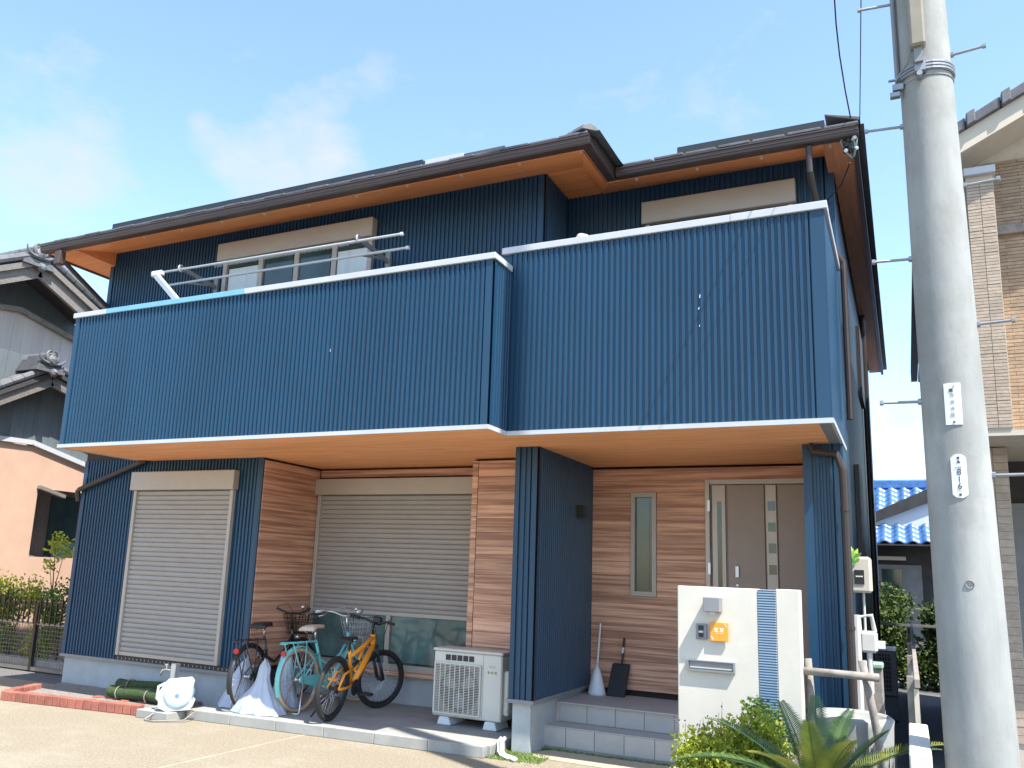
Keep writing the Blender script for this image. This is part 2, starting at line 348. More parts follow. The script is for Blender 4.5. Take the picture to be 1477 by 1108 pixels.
mo = ms.build('grass', 'moss'); mo['kind'] = 'stuff'
mp_ = MB(); mp_.prism([(-3.5, 7.36, 0), (-3.02, 7.42, 0), (-3.0, 7.6, 0), (-3.2, 7.95, 0), (-3.5, 7.95, 0)], (0, 0, .010)); struct(mp_.build('moss_ground', 'moss'))

# ------------------------------------------------------------------ the house
yL, yR, yF, yW, yC, ySt, yI, yN, yE = 6.616, 7.0, 7.70, 7.85, 8.07, 8.42, 8.55, 8.97, 9.355
xL, xS, xR, xWL, xWR, xSt, xF0, xF1, xU = -8.88, -3.26, -.465, -9.95, -6.845, -4.30, -3.455, -3.22, -3.29
ZS, ZB, ZE = 2.91, .404, 5.92          # balcony soffit, siding base, eave soffit at the wall
house = thing('house', 'two storey house clad in ribbed navy blue metal with orange wood soffits', 'house', (-5.2, 8.5, 0))
def H(mb, name, m, smooth=False, bevel=0, parent=None): return P_(mb, name, m, parent or house, smooth, bevel)
# cores
H(MB().box(xWL, xWR, yW + .006, 17.3, ZB, ZS), 'wall_core', 'dark_joint')
H(MB().box(xWL, xU, yW + .006, 17.3, ZS + .002, ZE + .05), 'wall_core', 'dark_joint')
H(MB().box(xU - .2, xR - .006, yI + .006, 17.2, ZS + .004, ZE + .04), 'wall_core', 'dark_joint')
H(MB().box(xWR - .1, xSt, yN + .03, 17.1, .1, ZS - .01), 'wall_core', 'dark_joint')
H(MB().box(xSt, xF0, ySt + .03, 17.0, .1, ZS - .01), 'wall_core', 'dark_joint')
H(MB().box(xF0, xR - .01, yE + .03, 16.9, .1, ZS - .01), 'wall_core', 'dark_joint')
H(ribs(MB(), (xWL, yW), (1, 0, 0), (0, -1, 0), xWR - xWL, ZB, ZS + .02), 'ribbed_wall', 'siding')
H(ribs(MB(), (xWL, yW), (1, 0, 0), (0, -1, 0), xU - xWL, ZS + .2, ZE + .04), 'ribbed_wall', 'siding')
H(ribs(MB(), (xU, yW), (0, 1, 0), (1, 0, 0), yI - yW, ZS + .2, ZE + .04), 'ribbed_wall', 'siding')
H(ribs(MB(), (xU, yI), (1, 0, 0), (0, -1, 0), xR - xU, ZS + .2, ZE + .04, flat0=0), 'ribbed_wall', 'siding')
# right side wall: flat wide panels (each a board)
for i, (ya, yb) in enumerate([(8.56, 10.3), (10.31, 12.1), (12.11, 13.9), (13.91, 15.7), (15.71, 17.3)]):
    H(MB().box(xR - .02, xR + .004, ya, yb, .42, ZE + .02), 'side_panel', 'side_wall')
H(MB().box(xWL - .004, xWL + .02, yW + .02, 17.3, ZB, ZE), 'side_panel', 'side_wall')
H(MB().box(xR - .07, xR + .012, yI - .012, yI + .07, .42, ZE), 'corner_trim', 'siding_trim')
# plinths
H(MB().box(xWL + .03, xWR - .03, yW + .03, 12, 0, ZB - .012), 'plinth', 'plinth')
H(MB().box(xWL - .012, xWR + .0, yW - .022, yW + .1, ZB - .03, ZB + .004), 'base_trim', 'grey_paint')
H(MB().box(xWR - .03, xSt, yN - .0, 12, .05, .47), 'plinth', 'plinth')
H(MB().box(xR - .25, xR - .02, yE, 17, 0, .42), 'plinth', 'plinth')
# ---- balcony, left and right parapets
H(MB().box(xL + .01, xS - .014, yL + .014, yW, ZS + .01, ZS + .16), 'balcony_floor', 'dark_joint')
H(MB().box(xS - .2, xR - .014, yR + .014, yI, ZS + .011, ZS + .15), 'balcony_floor', 'dark_joint')
ZL, ZR = 4.49, 4.68
for (a, b, c, d_, z) in [(xL, xS, yL, yL + .15, ZL), (xL, xL + .15, yL + .16, yW, ZL), (xS - .15, xS, yL + .16, yR - .002, ZL),
                        (xS - .16, xR, yR, yR + .15, ZR), (xR - .15, xR, yR + .16, yI, ZR)]:
    H(MB().box(a + .012, b - .012, c + .012, d_ - .004, ZS + .02, z), 'parapet_core', 'siding_trim')
H(ribs(MB(), (xL, yL), (1, 0, 0), (0, -1, 0), xS - xL, ZS + .03, ZL), 'parapet_sheet', 'siding')
H(ribs(MB(), (xS, yL), (0, 1, 0), (1, 0, 0), yR - yL, ZS + .03, ZL, flat0=.05, flat1=0), 'parapet_sheet', 'siding')
H(ribs(MB(), (xL, yW), (0, -1, 0), (-1, 0, 0), yW - yL, ZS + .03, ZL), 'parapet_sheet', 'siding')
H(ribs(MB(), (xS + .012, yR), (1, 0, 0), (0, -1, 0), xR - xS - .012, ZS + .03, ZR, flat0=0, flat1=.10), 'parapet_sheet', 'siding')
H(MB().box(xR - .006, xR + .011, yR - .010, yI - .02, ZS + .03, ZR), 'parapet_sheet', 'siding_trim')
# caps, in lengths like the photograph's joints
def cap(a, b, c, d_, z, h=.06, m='white_trim'): H(MB().box(a, b, c, d_, z, z + h), 'coping', m, bevel=.004)
cap(xL - .03, -8.35, yL - .035, yL + .17, ZL); cap(-8.348, -6.22, yL - .033, yL + .17, ZL + .001, .06, 'film'); cap(-6.218, xS + .03, yL - .035, yL + .17, ZL)
cap(xL - .03, xL + .15, yL + .172, yW - .02, ZL); cap(xS - .15, xS + .028, yL + .172, yR - .02, ZL)
cap(xS - .09, -1.2, yR - .033, yR + .17, ZR, .065); cap(-1.198, xR + .035, yR - .035, yR + .17, ZR, .067); cap(xR - .15, xR + .033, yR + .172, yI - .02, ZR, .064)
# bottom trim
def bt(a, b, c, d_): H(MB().box(a, b, c, d_, ZS - .008, ZS + .032), 'drip_edge', 'white_trim')
bt(xL - .02, xS + .018, yL - .024, yL + .004); bt(xS - .004, xS + .020, yL + .006, yR - .026); bt(xS + .021, xR + .018, yR - .024, yR + .004)
bt(xR - .004, xR + .020, yR + .006, yI - .01); bt(xL - .022, xL + .004, yL + .006, yW - .02)
# soffit boards under the balcony
sb = [(xL + .006, xS - .004, yL + .006, yR - .002)] + [(xL + .006, xR - .006, yR + .001, 7.56), (xL + .006, xR - .006, 7.5615, 8.02), (xL + .006, xR - .006, 8.0215, 8.48), (xWR - .1, xR - .006, 8.4815, 8.94), (xWR - .1, xR - .006, 8.9415, yE + .03)]
for (a, b, c, d_) in sb: H(MB().box(a, b, c, min(d_, 9.4), ZS - .001, ZS + .009), 'soffit_board', 'soffit')
H(MB().box(xR - .09, xR - .005, yR + .01, yI - .02, ZS - .006, ZS - .0015), 'soffit_edge', 'grey_paint')

# ---- timber cladding: every plank a piece of its own
def plank_wall(name, axis, fixed, a0, a1, z0, z1, holes=(), face=-1, h=.152, th=.022, seed=1):
    """axis 'x': plank runs along x at y=fixed facing -y; axis 'y': runs along y at x=fixed facing +x."""
    w = MB()
    if axis == 'x': w.box(a0, a1, fixed + .001, fixed + .012, z0, z1)
    else: w.box(fixed - .012, fixed - .001, a0, a1, z0, z1)
    wall = H(w, name, 'dark_joint'); rn = random.Random(seed)
    bl_ = [z0 + i * h for i in range(int((z1 - z0) / h) + 1)] + [z1]
    if bl_[-1] - bl_[-2] < .03: bl_.pop(-2)
    for hole in holes:
        for e_ in hole[2:]:
            if z0 < e_ < z1: bl_[min(range(1, len(bl_) - 1), key=lambda k_: abs(bl_[k_] - e_))] = e_
    for z, zt in zip(bl_[:-1], bl_[1:]):
        segs = [(a0, a1)]
        for (h0, h1, hz0, hz1) in holes:
            if zt > hz0 + .001 and z < hz1 - .001:
                new = []
                for (p, q) in segs:
                    if h0 > p: new.append((p, min(q, h0)))
                    if h1 < q: new.append((max(p, h1), q))
                segs = [s_ for s_ in new if s_[1] - s_[0] > .02]
        j = rn.uniform(0, .0025)
        for (p, q) in segs:
            m = MB()
            if axis == 'x': m.box(p, q, fixed - th - j, fixed, z + .001, zt - .001)
            else: m.box(fixed, fixed + th + j, p, q, z + .001, zt - .001)
            part('plank', m.mesh('plank', 'wood_x', bevel=.0018), wall)
    return wall
ZT = ZS - .028
plank_wall('recess_side_cladding', 'y', xWR, yW + .01, yN - .03, .47, ZT, seed=2)
plank_wall('window_head_cladding', 'x', yN, xWR + .03, xSt, 2.79, ZT, seed=3, h=.095)
plank_wall('pier_cladding', 'x', ySt, xSt + .075, xF0, .42, ZT, seed=4)
plank_wall('pier_edge_cladding', 'x', ySt, xSt, xSt + .068, .42, ZT, seed=5)
H(MB().box(xSt - .001, xSt + .02, ySt + .0, yN, .3, ZT), 'pier_return', 'wood_x')
# slit window and door sizes from the photograph
s0 = PY(912, 711.6, yE); s1 = PY(948, 861, yE); dtl = PY(1018, 692.6, yE)
plank_wall('entrance_cladding', 'x', yE, xF1, -.5, .47, ZT, holes=[(s0.x, s1.x, s1.z, s0.z), (dtl.x, 0, 0, dtl.z)], seed=6)
# blue corner strip beside the recess
H(MB().box(xWR - .012, xWR + .014, yW - .014, yW + .006, ZB, ZS), 'corner_trim', 'siding_trim')

# ---- fin wall
H(MB().box(xF0 + .008, xF1 - .008, yF + .008, yE, .47, ZS - .004), 'fin_core', 'dark_joint')
H(ribs(MB(), (xF0, yF), (1, 0, 0), (0, -1, 0), xF1 - xF0, .485, ZS - .002, pitch=.055, flat0=.045, flat1=.055), 'fin_sheet', 'siding')
H(ribs(MB(), (xF1, yF), (0, 1, 0), (1, 0, 0), yE - yF, .485, ZS - .002, flat0=.05, flat1=.03), 'fin_sheet', 'siding')
H(MB().box(xF0 - .01, xF0, yF, yE, .485, ZS - .002), 'fin_sheet', 'siding')
H(MB().box(xF0 - .022, xF1 + .022, yF - .024, yE - .02, .452, .487), 'base_trim', 'grey_paint')
H(MB().box(xF0 + .03, xF1 - .02, yF + .02, 9.3, 0, .452), 'plinth', 'plinth')
fl = MB(); fl.box(xF1 + .012, xF1 + .03, 8.76, 8.86, 2.28, 2.42); fl.box(xF1 + .03, xF1 + .11, 8.77, 8.85, 2.30, 2.42)
H(fl, 'wall_lamp', 'black', bevel=.005)
# ---- column at the right of the porch
H(MB().box(-.79, xR - .008, yC + .008, yE + .1, .3, ZS - .004), 'column_core', 'dark_joint')
H(ribs(MB(), (-.79, yC), (1, 0, 0), (0, -1, 0), xR + .79, .1, ZS - .002, pitch=.062, depth=.009, flat0=.075, flat1=.065), 'column_sheet', 'siding')
H(MB().box(xR - .008, xR + .013, yC - .018, yI - .02, .1, ZS - .002), 'column_sheet', 'siding_trim')

# ---- shutters
def slats(parent, x0, x1, y, z0, z1, n, m='shutter'):
    h = (z1 - z0) / n
    prof = [(0, 0), (-.004, .12 * h), (-.011, .35 * h), (-.011, .72 * h), (-.003, .93 * h), (0, .94 * h)]
    mb = MB(); i = 0
    for x in (x0, x1):
        for (dy, dz) in prof: mb.v.append((x, y + dy, dz))
        mb.v += [(x, y + .006, .94 * h), (x, y + .006, 0)]
    k = len(prof) + 2
    for j in range(k): mb.f.append((j, (j + 1) % k, k + (j + 1) % k, k + j))
    me = mb.mesh('slat', m)
    for j in range(n):
        o = bpy.data.objects.new('slat', me); COL.objects.link(o); o.location = (0, 0, z0 + j * h); o.parent = parent
def shutter_window(x0, x1, y, ztop, zbox, zbot, n, overh=.03, bh=None):
    f = H(MB().box(x0 + .0, x1 - .0, y + .004, y + .012, zbot, zbox + .02), 'shutter', 'dark_joint')
    P_(MB().box(x0 - overh, x1 + overh, y - .10, y + .002, zbox, ztop), 'shutter_box', 'shutter_frame', f, bevel=.006)
    for a in (x0, x1 - .05): P_(MB().box(a, a + .05, y - .055, y + .002, zbot, zbox - .002), 'guide_rail', 'shutter_frame', f, bevel=.004)
    slats(f, x0 + .051, x1 - .051, y - .02, zbot + .045, zbox - .003, n)
    P_(MB().box(x0 + .051, x1 - .051, y - .040, y - .006, zbot, zbot + .044), 'bottom_bar', 'shutter_frame', f, bevel=.003)
    return f
a, b = PY(200, 684, yW), PY(351.5, 676, yW)
s1w = shutter_window(-8.90, -7.22, yW - .012, 2.755, 2.52, .47, 34)
# ventilation strip under shutter 1
vs = MB().box(-8.93, -7.0, yW - .02, yW - .013, ZB + .006, .462); v = H(vs, 'vent_strip', 'black')
vm = MB().box(-.022, .022, -.004, 0, -.018, .018).mesh('vent_slot', 'grey_paint')
for i in range(28):
    o = bpy.data.objects.new('vent_slot', vm); COL.objects.link(o); o.location = (-8.88 + i * .066, yW - .0215, .434); o.parent = v
    o.scale = (.35, 1, .7)
s2w = shutter_window(-6.81, -4.34, yN - .012, 2.765, 2.56, 1.10, 24)
# glazing below the half-lowered shutter 2
wf = H(MB().box(-6.78, -4.36, yN - .03, yN - .01, .47, 1.12), 'window', 'glass')
for (x0, x1) in [(-6.80, -6.755), (-5.66, -5.60), (-4.36, -4.32)]: P_(MB().box(x0, x1, yN - .06, yN - .008, .50, 1.1), 'window_stile', 'shutter_frame', wf)
P_(MB().box(-6.80, -4.32, yN - .062, yN - .006, .47, .545), 'window_rail', 'shutter_frame', wf)
P_(MB().box(-6.82, -4.30, yN - .10, yN - .0, .425, .468), 'sill', 'wood_x', wf)
P_(MB().box(-6.75, -5.67, yN - .034, yN - .0305, .57, 1.1), 'pane', 'glass_teal', wf); P_(MB().box(-5.59, -4.37, yN - .034, yN - .0305, .57, 1.1), 'pane', 'glass_teal', wf)
# upper windows
f = H(MB().box(-7.72, -5.45, yW - .03, yW - .012, 4.2, 5.50), 'window', 'glass')
P_(MB().box(-7.83, -5.42, yW - .12, yW - .012, 5.49, 5.725), 'shutter_box', 'shutter_frame', f, bevel=.006)
for x in (-7.75, -5.50): P_(MB().box(x, x + .06, yW - .07, yW - .0121, 4.2, 5.488), 'guide_rail', 'shutter_frame', f)
for x in (-7.13, -6.56, -5.99): P_(MB().box(x - .035, x + .035, yW - .06, yW - .031, 4.2, 5.487), 'window_stile', 'shutter_frame', f)
for (x0, x1, m) in [(-7.66, -7.18, 'curtain'), (-5.94, -5.51, 'curtain'), (-7.05, -6.62, 'glass'), (-6.50, -6.05, 'glass')]:
    P_(MB().box(x0, x1, yW - .045, yW - .0305, 4.2, 5.38 if m == 'curtain' else 5.45), 'pane', m, f)
P_(MB().box(-7.68, -5.51, yW - .05, yW - .0302, 5.455, 5.486), 'window_rail', 'shutter_frame', f)
f = shutter_window(-2.36, -.84, yI - .012, 5.69, 5.44, 4.3, 16)
P_(MB().box(-2.36, -.84, yI - .07, yI - .0121, 5.36, 5.385), 'window_rail', 'shutter_frame', f)
# slit window
f = H(MB().box(s0.x + .03, s1.x - .03, yE - .012, yE - .002, s1.z + .03, s0.z - .03), 'slit_window', 'glass')
fm = MB(); fw = .045
fm.box(s0.x, s0.x + fw, yE - .055, yE, s1.z, s0.z); fm.box(s1.x - fw, s1.x, yE - .055, yE, s1.z, s0.z)
fm.box(s0.x + fw, s1.x - fw, yE - .054, yE, s0.z - .05, s0.z); fm.box(s0.x + fw, s1.x - fw, yE - .054, yE, s1.z, s1.z + .05); P_(fm, 'window_frame', 'shutter_frame', f)
P_(MB().box(s0.x + .08, s1.x - .08, yE - .02, yE - .0121, s1.z + .08, s0.z - .08), 'pane', 'glass', f)
# door
dx0, dz1 = dtl.x, dtl.z
def dp(px, py): return PY(px, py, yE - .03)
door = H(MB().box(dx0 + .05, -.55, yE - .012, yE - .002, .46, dz1 - .05), 'door', 'door')
fm = MB(); fm.box(dx0, dx0 + .05, yE - .07, yE, .46, dz1); fm.box(dx0 + .051, -.55, yE - .07, yE, dz1 - .055, dz1); P_(fm, 'door_frame', 'door_light', door, bevel=.004)
xs = [dp(px, 760).x for px in (1029, 1047, 1105, 1121, 1180)]
P_(MB().box(xs[0] - .01, xs[1], yE - .045, yE - .0121, .46, dz1 - .06), 'side_light', 'door_light', door, bevel=.003)
gx0, gx1 = dp(1035, 760).x, dp(1041.5, 760).x
P_(MB().box(gx0, gx1, yE - .048, yE - .0451, .7, dp(1035, 724).z), 'pane', 'glass', door)
P_(MB().box(xs[1] + .02, xs[2] - .012, yE - .04, yE - .0121, .46, dz1 - .06), 'door_leaf', 'door', door, bevel=.004)
P_(MB().box(xs[2], xs[3], yE - .046, yE - .0121, .46, dz1 - .06), 'glazing_strip', 'door_light', door, bevel=.004)
P_(MB().box(xs[3] + .012, -.55, yE - .04, yE - .0121, .46, dz1 - .06), 'door_leaf', 'door', door, bevel=.004)
for (pa, pb) in [(723.5, 737), (754, 767), (784, 798), (815, 829)]:
    za, zb_ = dp(1110, pa).z, dp(1110, pb).z
    P_(MB().box(xs[2] + .022, xs[3] - .012, yE - .049, yE - .0461, zb_, za), 'pane', 'glass', door)
hz = dp(1064, 825)
P_(MB().box(hz.x - .02, hz.x + .02, yE - .065, yE - .0401, hz.z - .06, hz.z + .06), 'door_handle', 'alu', door, bevel=.004)
P_(MB().lathe([(0, -.06), (.014, -.058), (.014, -.04)], (hz.x, yE, hz.z - .14), 12, 'y'), 'keyhole', 'alu', door)
for zz in (dp(1020, 730).z, dp(1020, 820).z): P_(MB().box(dx0 + .03, dx0 + .055, yE - .085, yE - .0701, zz - .06, zz + .06), 'hinge', 'alu', door)

# ---- porch and steps, tile by tile
porch = H(MB().box(xF1 - .02, -.45, 8.40, yE - .02, 0, .40), 'porch', 'mortar')
P_(MB().box(xF1 + .0, -.46, 8.352, yE - .03, .402, .412), 'porch_floor', 'tile_step', porch)
st = H(MB().box(-3.30, -1.0, 8.10, 8.395, 0, .21), 'step', 'mortar')
P_(MB().box(-3.31, -.99, 8.082, 8.372, .212, .222), 'tread', 'tile_step', st)
tm = MB().box(0, .286, 0, .016, 0, .178).mesh('riser_tile', 'tile_step', bevel=.003)
tm2 = MB().box(0, .286, 0, .016, 0, .176).mesh('riser_tile', 'tile_step', bevel=.003)
for i in range(8):
    part('riser_tile', tm, porch, (-3.20 + i * .29 - .05 * 0, 8.383, .224))
    part('riser_tile', tm2, st, (-3.308 + i * .29 + .0, 8.083, .034))
H(MB().box(-3.308, -1.0, 8.09, 8.1, 0, .034), 'step_base', 'concrete')

# ---- eaves, gutters, roof
G0, GZ = 7.14, 5.722
x0s, x1s = -10.36, -2.60
xa_, xb_ = -9.86, -.50; ZF = GZ + .004
sf = [[(xa_, yW + .02, ZE + .007), (-2.87, yW + .02, ZE + .007), (x1s, G0 + .03, GZ), (xa_, G0 + .03, GZ)],
      [(-2.87, yW + .02, ZE + .007), (-2.87, yI + .02, ZE + .007), (x1s, 7.92, GZ), (x1s, G0 + .03, GZ)],
      [(-2.87, yI + .02, ZE + .007), (xb_, yI + .02, ZE + .007), (xb_, 7.92, GZ), (x1s, 7.92, GZ)],
      [(xU, yW + .02, ZE + .006), (-2.87, yW + .02, ZE + .006), (-2.87, yI + .02, ZE + .006), (xU, yI + .02, ZE + .006)]]
for q in sf: H(MB().prism(q, (0, 0, .012)), 'eave_soffit', 'eave')
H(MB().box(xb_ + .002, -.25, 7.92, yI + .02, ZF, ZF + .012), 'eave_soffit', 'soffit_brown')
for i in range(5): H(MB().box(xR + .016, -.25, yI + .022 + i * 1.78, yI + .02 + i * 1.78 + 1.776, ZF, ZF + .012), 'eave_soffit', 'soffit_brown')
H(MB().box(x0s, xa_ - .002, G0 + .03, yW - .018, ZF, ZF + .012), 'eave_soffit', 'eave')
for i in range(5): H(MB().box(x0s, xWL - .006, yW - .016 + i * 1.9, yW - .02 + i * 1.9 + 1.896, ZF, ZF + .012), 'eave_soffit', 'eave')
H(MB().prism([(xa_ - .012, G0 + .03, ZF + .001), (xa_ - .012, yW - .017, ZF + .001), (xa_ - .012, yW - .017, ZE)], (.012, 0, 0)), 'eave_riser', 'eave')
H(MB().prism([(xb_, 7.92, ZF + .001), (xb_, yI - .017, ZF + .001), (xb_, yI - .017, ZE)], (.012, 0, 0)), 'eave_riser', 'eave')
H(MB().box(-.249, -.205, 7.93, 17.6, ZF - .02, ZF + .075), 'verge_board', 'gutter')
H(MB().box(x0s - .04, x0s - .004, G0 + .03, 17.6, ZF - .02, ZF + .075), 'verge_board', 'gutter')
# gutters: a moulded section swept along each run
def gutter(p, q, n):
    p, q, n = Vector(p), Vector(q), Vector(n)
    prof = [(.0, .0), (.080, .0), (.096, .012), (.098, .034), (.106, .039), (.106, .052), (.100, .056), (.102, .072), (.114, .076), (.114, .090), (.098, .090), (.0, .090)]
    m = MB(); k = len(prof)
    for e, s_ in ((p, 0), (q, 1)):
        for (d_, z) in prof: m.v.append(tuple(e + n * d_ + Vector((0, 0, z))))
    for j in range(k): m.f.append((j, (j + 1) % k, k + (j + 1) % k, k + j))
    m.f.append(tuple(range(k))); m.f.append(tuple(range(k, 2 * k)))
    return H(m, 'gutter', 'gutter')
gt = gutter((-10.40, G0, GZ), (-2.50, G0, GZ), (0, -1, 0))
gutter((x1s, G0 - .002, GZ + .001), (x1s, 7.90, GZ + .001), (1, 0, 0))
gutter((x1s + .12, 7.90, GZ - .001), (-.19, 7.90, GZ - .001), (0, -1, 0))
H(MB().box(x0s, x1s - .002, G0 + .002, G0 + .024, GZ + .01, 5.81), 'fascia', 'gutter'); H(MB().box(x1s - .024, x1s - .001, G0 + .026, 7.92, GZ + .01, 5.81), 'fascia', 'gutter'); H(MB().box(x1s, -.21, 7.901, 7.92, GZ + .01, 5.81), 'fascia', 'gutter')
bm_ = MB().box(-.012, .012, -.012, .012, -.03, .0).mesh('gutter_bracket', 'alu')
for i in range(12): part('gutter_bracket', bm_, house, (-9.9 + i * .66, G0 + .06, GZ + .02))
for i in range(4): part('gutter_bracket', bm_, house, (-2.3 + i * .62, 7.96, GZ + .02))
# roof surface: two overlapping hips as one skin
E0, KS = 5.825, .36
def roof_h(x, y):
    A = min(x + 10.46, -2.46 - x, y - 7.03, 17.7 - y); B = min(x + 10.46, -.14 - x, y - 7.80, 17.7 - y)
    return max(A, B)
rf = MB(); step = .16; nx, ny = 65, 67; idx = {}
for i in range(nx):
    for j in range(ny):
        x = -10.46 + i * (10.32 / (nx - 1)); y = 7.03 + j * (10.67 / (ny - 1)); h = roof_h(x, y)
        idx[i, j] = len(rf.v); rf.v.append((x, y, E0 + KS * max(h, -.0)))
for i in range(nx - 1):
    for j in range(ny - 1):
        xc = -10.46 + (i + .5) * (10.32 / (nx - 1)); yc = 7.03 + (j + .5) * (10.67 / (ny - 1))
        if roof_h(xc, yc) > 0: rf.f.append((idx[i, j], idx[i + 1, j], idx[i + 1, j + 1], idx[i, j + 1]))
roof = H(rf, 'roof', 'roof')
et = MB().prism([(0, 0, 0), (0, .36, .13), (0, .36, .15), (0, .0, .028)], (.292, 0, 0)).mesh('eave_tile', 'roof', bevel=.006)
for i in range(26): part('eave_tile', et, roof, (-10.44 + i * .305, 7.03, E0 - .012 + .006 * (i % 2)))
for i in range(7): part('eave_tile', et, roof, (-2.40 + i * .32, 7.79, E0 - .012 + .006 * (i % 2)))
et2 = MB().prism([(0, 0, 0), (-.3, 0, .11), (-.3, 0, .13), (0, 0, .04)], (0, .292, 0)).mesh('eave_tile', 'roof', bevel=.006)
for i in range(30): part('eave_tile', et2, roof, (-.17, 7.82 + i * .32, E0 + .03 + .006 * (i % 2)))
rc = MB().prism([(-.09, 0, 0), (-.07, 0, .05), (0, 0, .08), (.07, 0, .05), (.09, 0, 0)], (0, .26, .07)).mesh('ridge_tile', 'kawara', bevel=.008)
for i in range(9):
    o = part('ridge_tile', rc, roof, (-2.50 - i * .19, 7.06 + i * .19, E0 + .035 + i * .19 * KS)); o.rotation_euler.z = rad(45)
# solar panels
def solar(x0, x1, y0, depth, m='panel', lift=.07):
    z = E0 + KS * (y0 - (7.03 if x1 < -2.6 else 7.80)) + lift + .05
    p = H(MB().prism([(x0, y0, z), (x1, y0, z), (x1, y0 + depth, z + depth * KS), (x0, y0 + depth, z + depth * KS)], (0, 0, .06)), 'solar_panel', m)
    P_(MB().box(x0 - .005, x1 + .005, y0 - .012, y0 - .001, z - .05, z + .066), 'panel_frame', 'panel_rim', p)
    P_(MB().box(x0 + .1, x0 + .14, y0 + .05, y0 + .3, z - .1, z), 'mount', 'alu', p)
for i in range(4): solar(-9.58 + i * 1.24, -9.58 + i * 1.24 + 1.225, 7.5, 1.6)
p = H(MB().box(-4.60, -4.12, 7.5, 7.56, 6.08, 6.17), 'panel_end_cover', 'white_trim')
H(MB().box(-4.11, -3.62, 7.5, 7.9, 6.07, 6.15), 'panel_end_cover', 'roof')
for i in range(2): solar(-1.93 + i * .72, -1.93 + i * .72 + .71, 8.2, 1.2, lift=.04)
# downpipes
def pipe(pts, r, m='pipe', name='downpipe'):
    o = H(MB().tube(pts, r, 10), name, m, smooth=False)
    return o
dpa = PY(88, 366, 7.09); 
H(MB().box(dpa.x - .05, dpa.x + .06, 7.03, 7.13, 5.50, 5.69), 'downpipe_box', 'gutter', bevel=.01)
pipe([(dpa.x, 7.09, 5.60), (dpa.x + .05, 7.12, 5.55), (-9.93, 7.90, 5.10), (-10.0, 7.98, 5.0), (-10.0, 7.98, .3)], .032)
a = PY(207, 667, 7.78); b = PY(112, 706, 7.78)
pipe([(a.x + .02, 7.80, a.z + .03), (a.x - .05, 7.78, a.z), (b.x + .04, 7.78, b.z), (b.x - .02, 7.80, b.z - .02), (b.x - .03, 7.84, b.z - .15)], .033)
a = PY(1168, 645, 8.0)
pipe([(a.x, 8.0, 2.89), (a.x + .03, 7.99, 2.83), (-.50, 7.99, 2.80), (-.455, 7.985, 2.66), (-.45, 7.985, 2.5), (-.45, 7.985, .05)], .034, 'pipe')
for z in (2.3, 1.3, .6): H(MB().tube([(-.45, 7.985, z), (-.45, 7.985, z + .03)], .04, 10), 'pipe_clip', 'pipe')
pipe([(-.62, 7.86, 5.70), (-.62, 7.87, 5.45), (-.60, 8.0, 5.30), (-.52, 8.42, 4.95), (-.40, 8.5, 4.75), (-.40, 8.52, 3.2)], .030)
# utilities on the side wall
mb = H(MB().box(-.455, PY(1257, 830, 8.42).x, 8.42, 8.62, PY(1240, 855, 8.42).z, PY(1240, 803, 8.42).z), 'meter_box', 'cream', bevel=.02)
ma, mz = PY(1232, 822, 8.41), PY(1247, 843, 8.41)
P_(MB().box(ma.x, mz.x, 8.412, 8.4195, mz.z, ma.z), 'meter_window', 'black', mb)
P_(MB().box(ma.x + .01, mz.x - .01, 8.409, 8.4115, (ma.z + mz.z) / 2, (ma.z + mz.z) / 2 + .012), 'meter_dial', 'ac', mb)
lf = MB(); lr = random.Random(4)
for i in range(16):
    c = PY(1232, 808, 8.40) + Vector((lr.uniform(-.025, .03), 0, lr.uniform(-.05, .03))); a = lr.uniform(.5, 2.6)
    d_ = Vector((math.cos(a), lr.uniform(-.3, .3), math.sin(a))) * lr.uniform(.06, .11); s_ = Vector((-d_.z, 0, d_.x)) * .22
    lf.quad(c, c + d_ * .5 + s_, c + d_, c + d_ * .5 - s_)
H(lf, 'leaf_sprig', 'green_sticker')
pipe([(-.36, 8.55, 1.72), (-.36, 8.55, 1.2)], .012, 'pipe_white', 'conduit')
pipe([(-.42, 8.30, 1.42), (-.42, 8.30, 0)], .035, 'pipe_white', 'conduit')
gm = H(MB().box(-.40, -.26, 8.36, 8.56, 1.10, 1.28), 'gas_meter', 'pipe_white', bevel=.02)
P_(MB().box(-.38, -.20, 8.40, 8.50, 1.14, 1.20), 'meter_arm', 'white', gm)
pipe([(-.40, 8.40, 1.28), (-.40, 8.40, 1.40), (-.30, 8.40, 1.42), (-.28, 8.45, 1.28)], .02, 'pipe_white', 'gas_pipe')
for y in (8.40, 8.47, 8.54): pipe([(-.33, y, 1.10), (-.33, y, .75)], .022, 'pipe_white', 'gas_pipe')
# side-wall window far down and gutter glimpse
H(MB().box(xR + .005, xR + .05, 10.2, 11.0, 1.9, 3.0), 'side_window', 'fence_dark')
H(MB().box(xR + .005, xR + .05, 12.3, 13.2, 4.2, 5.2), 'side_window', 'fence_dark')
pipe([(-.41, 13.5, 5.7), (-.41, 13.5, .2)], .04)
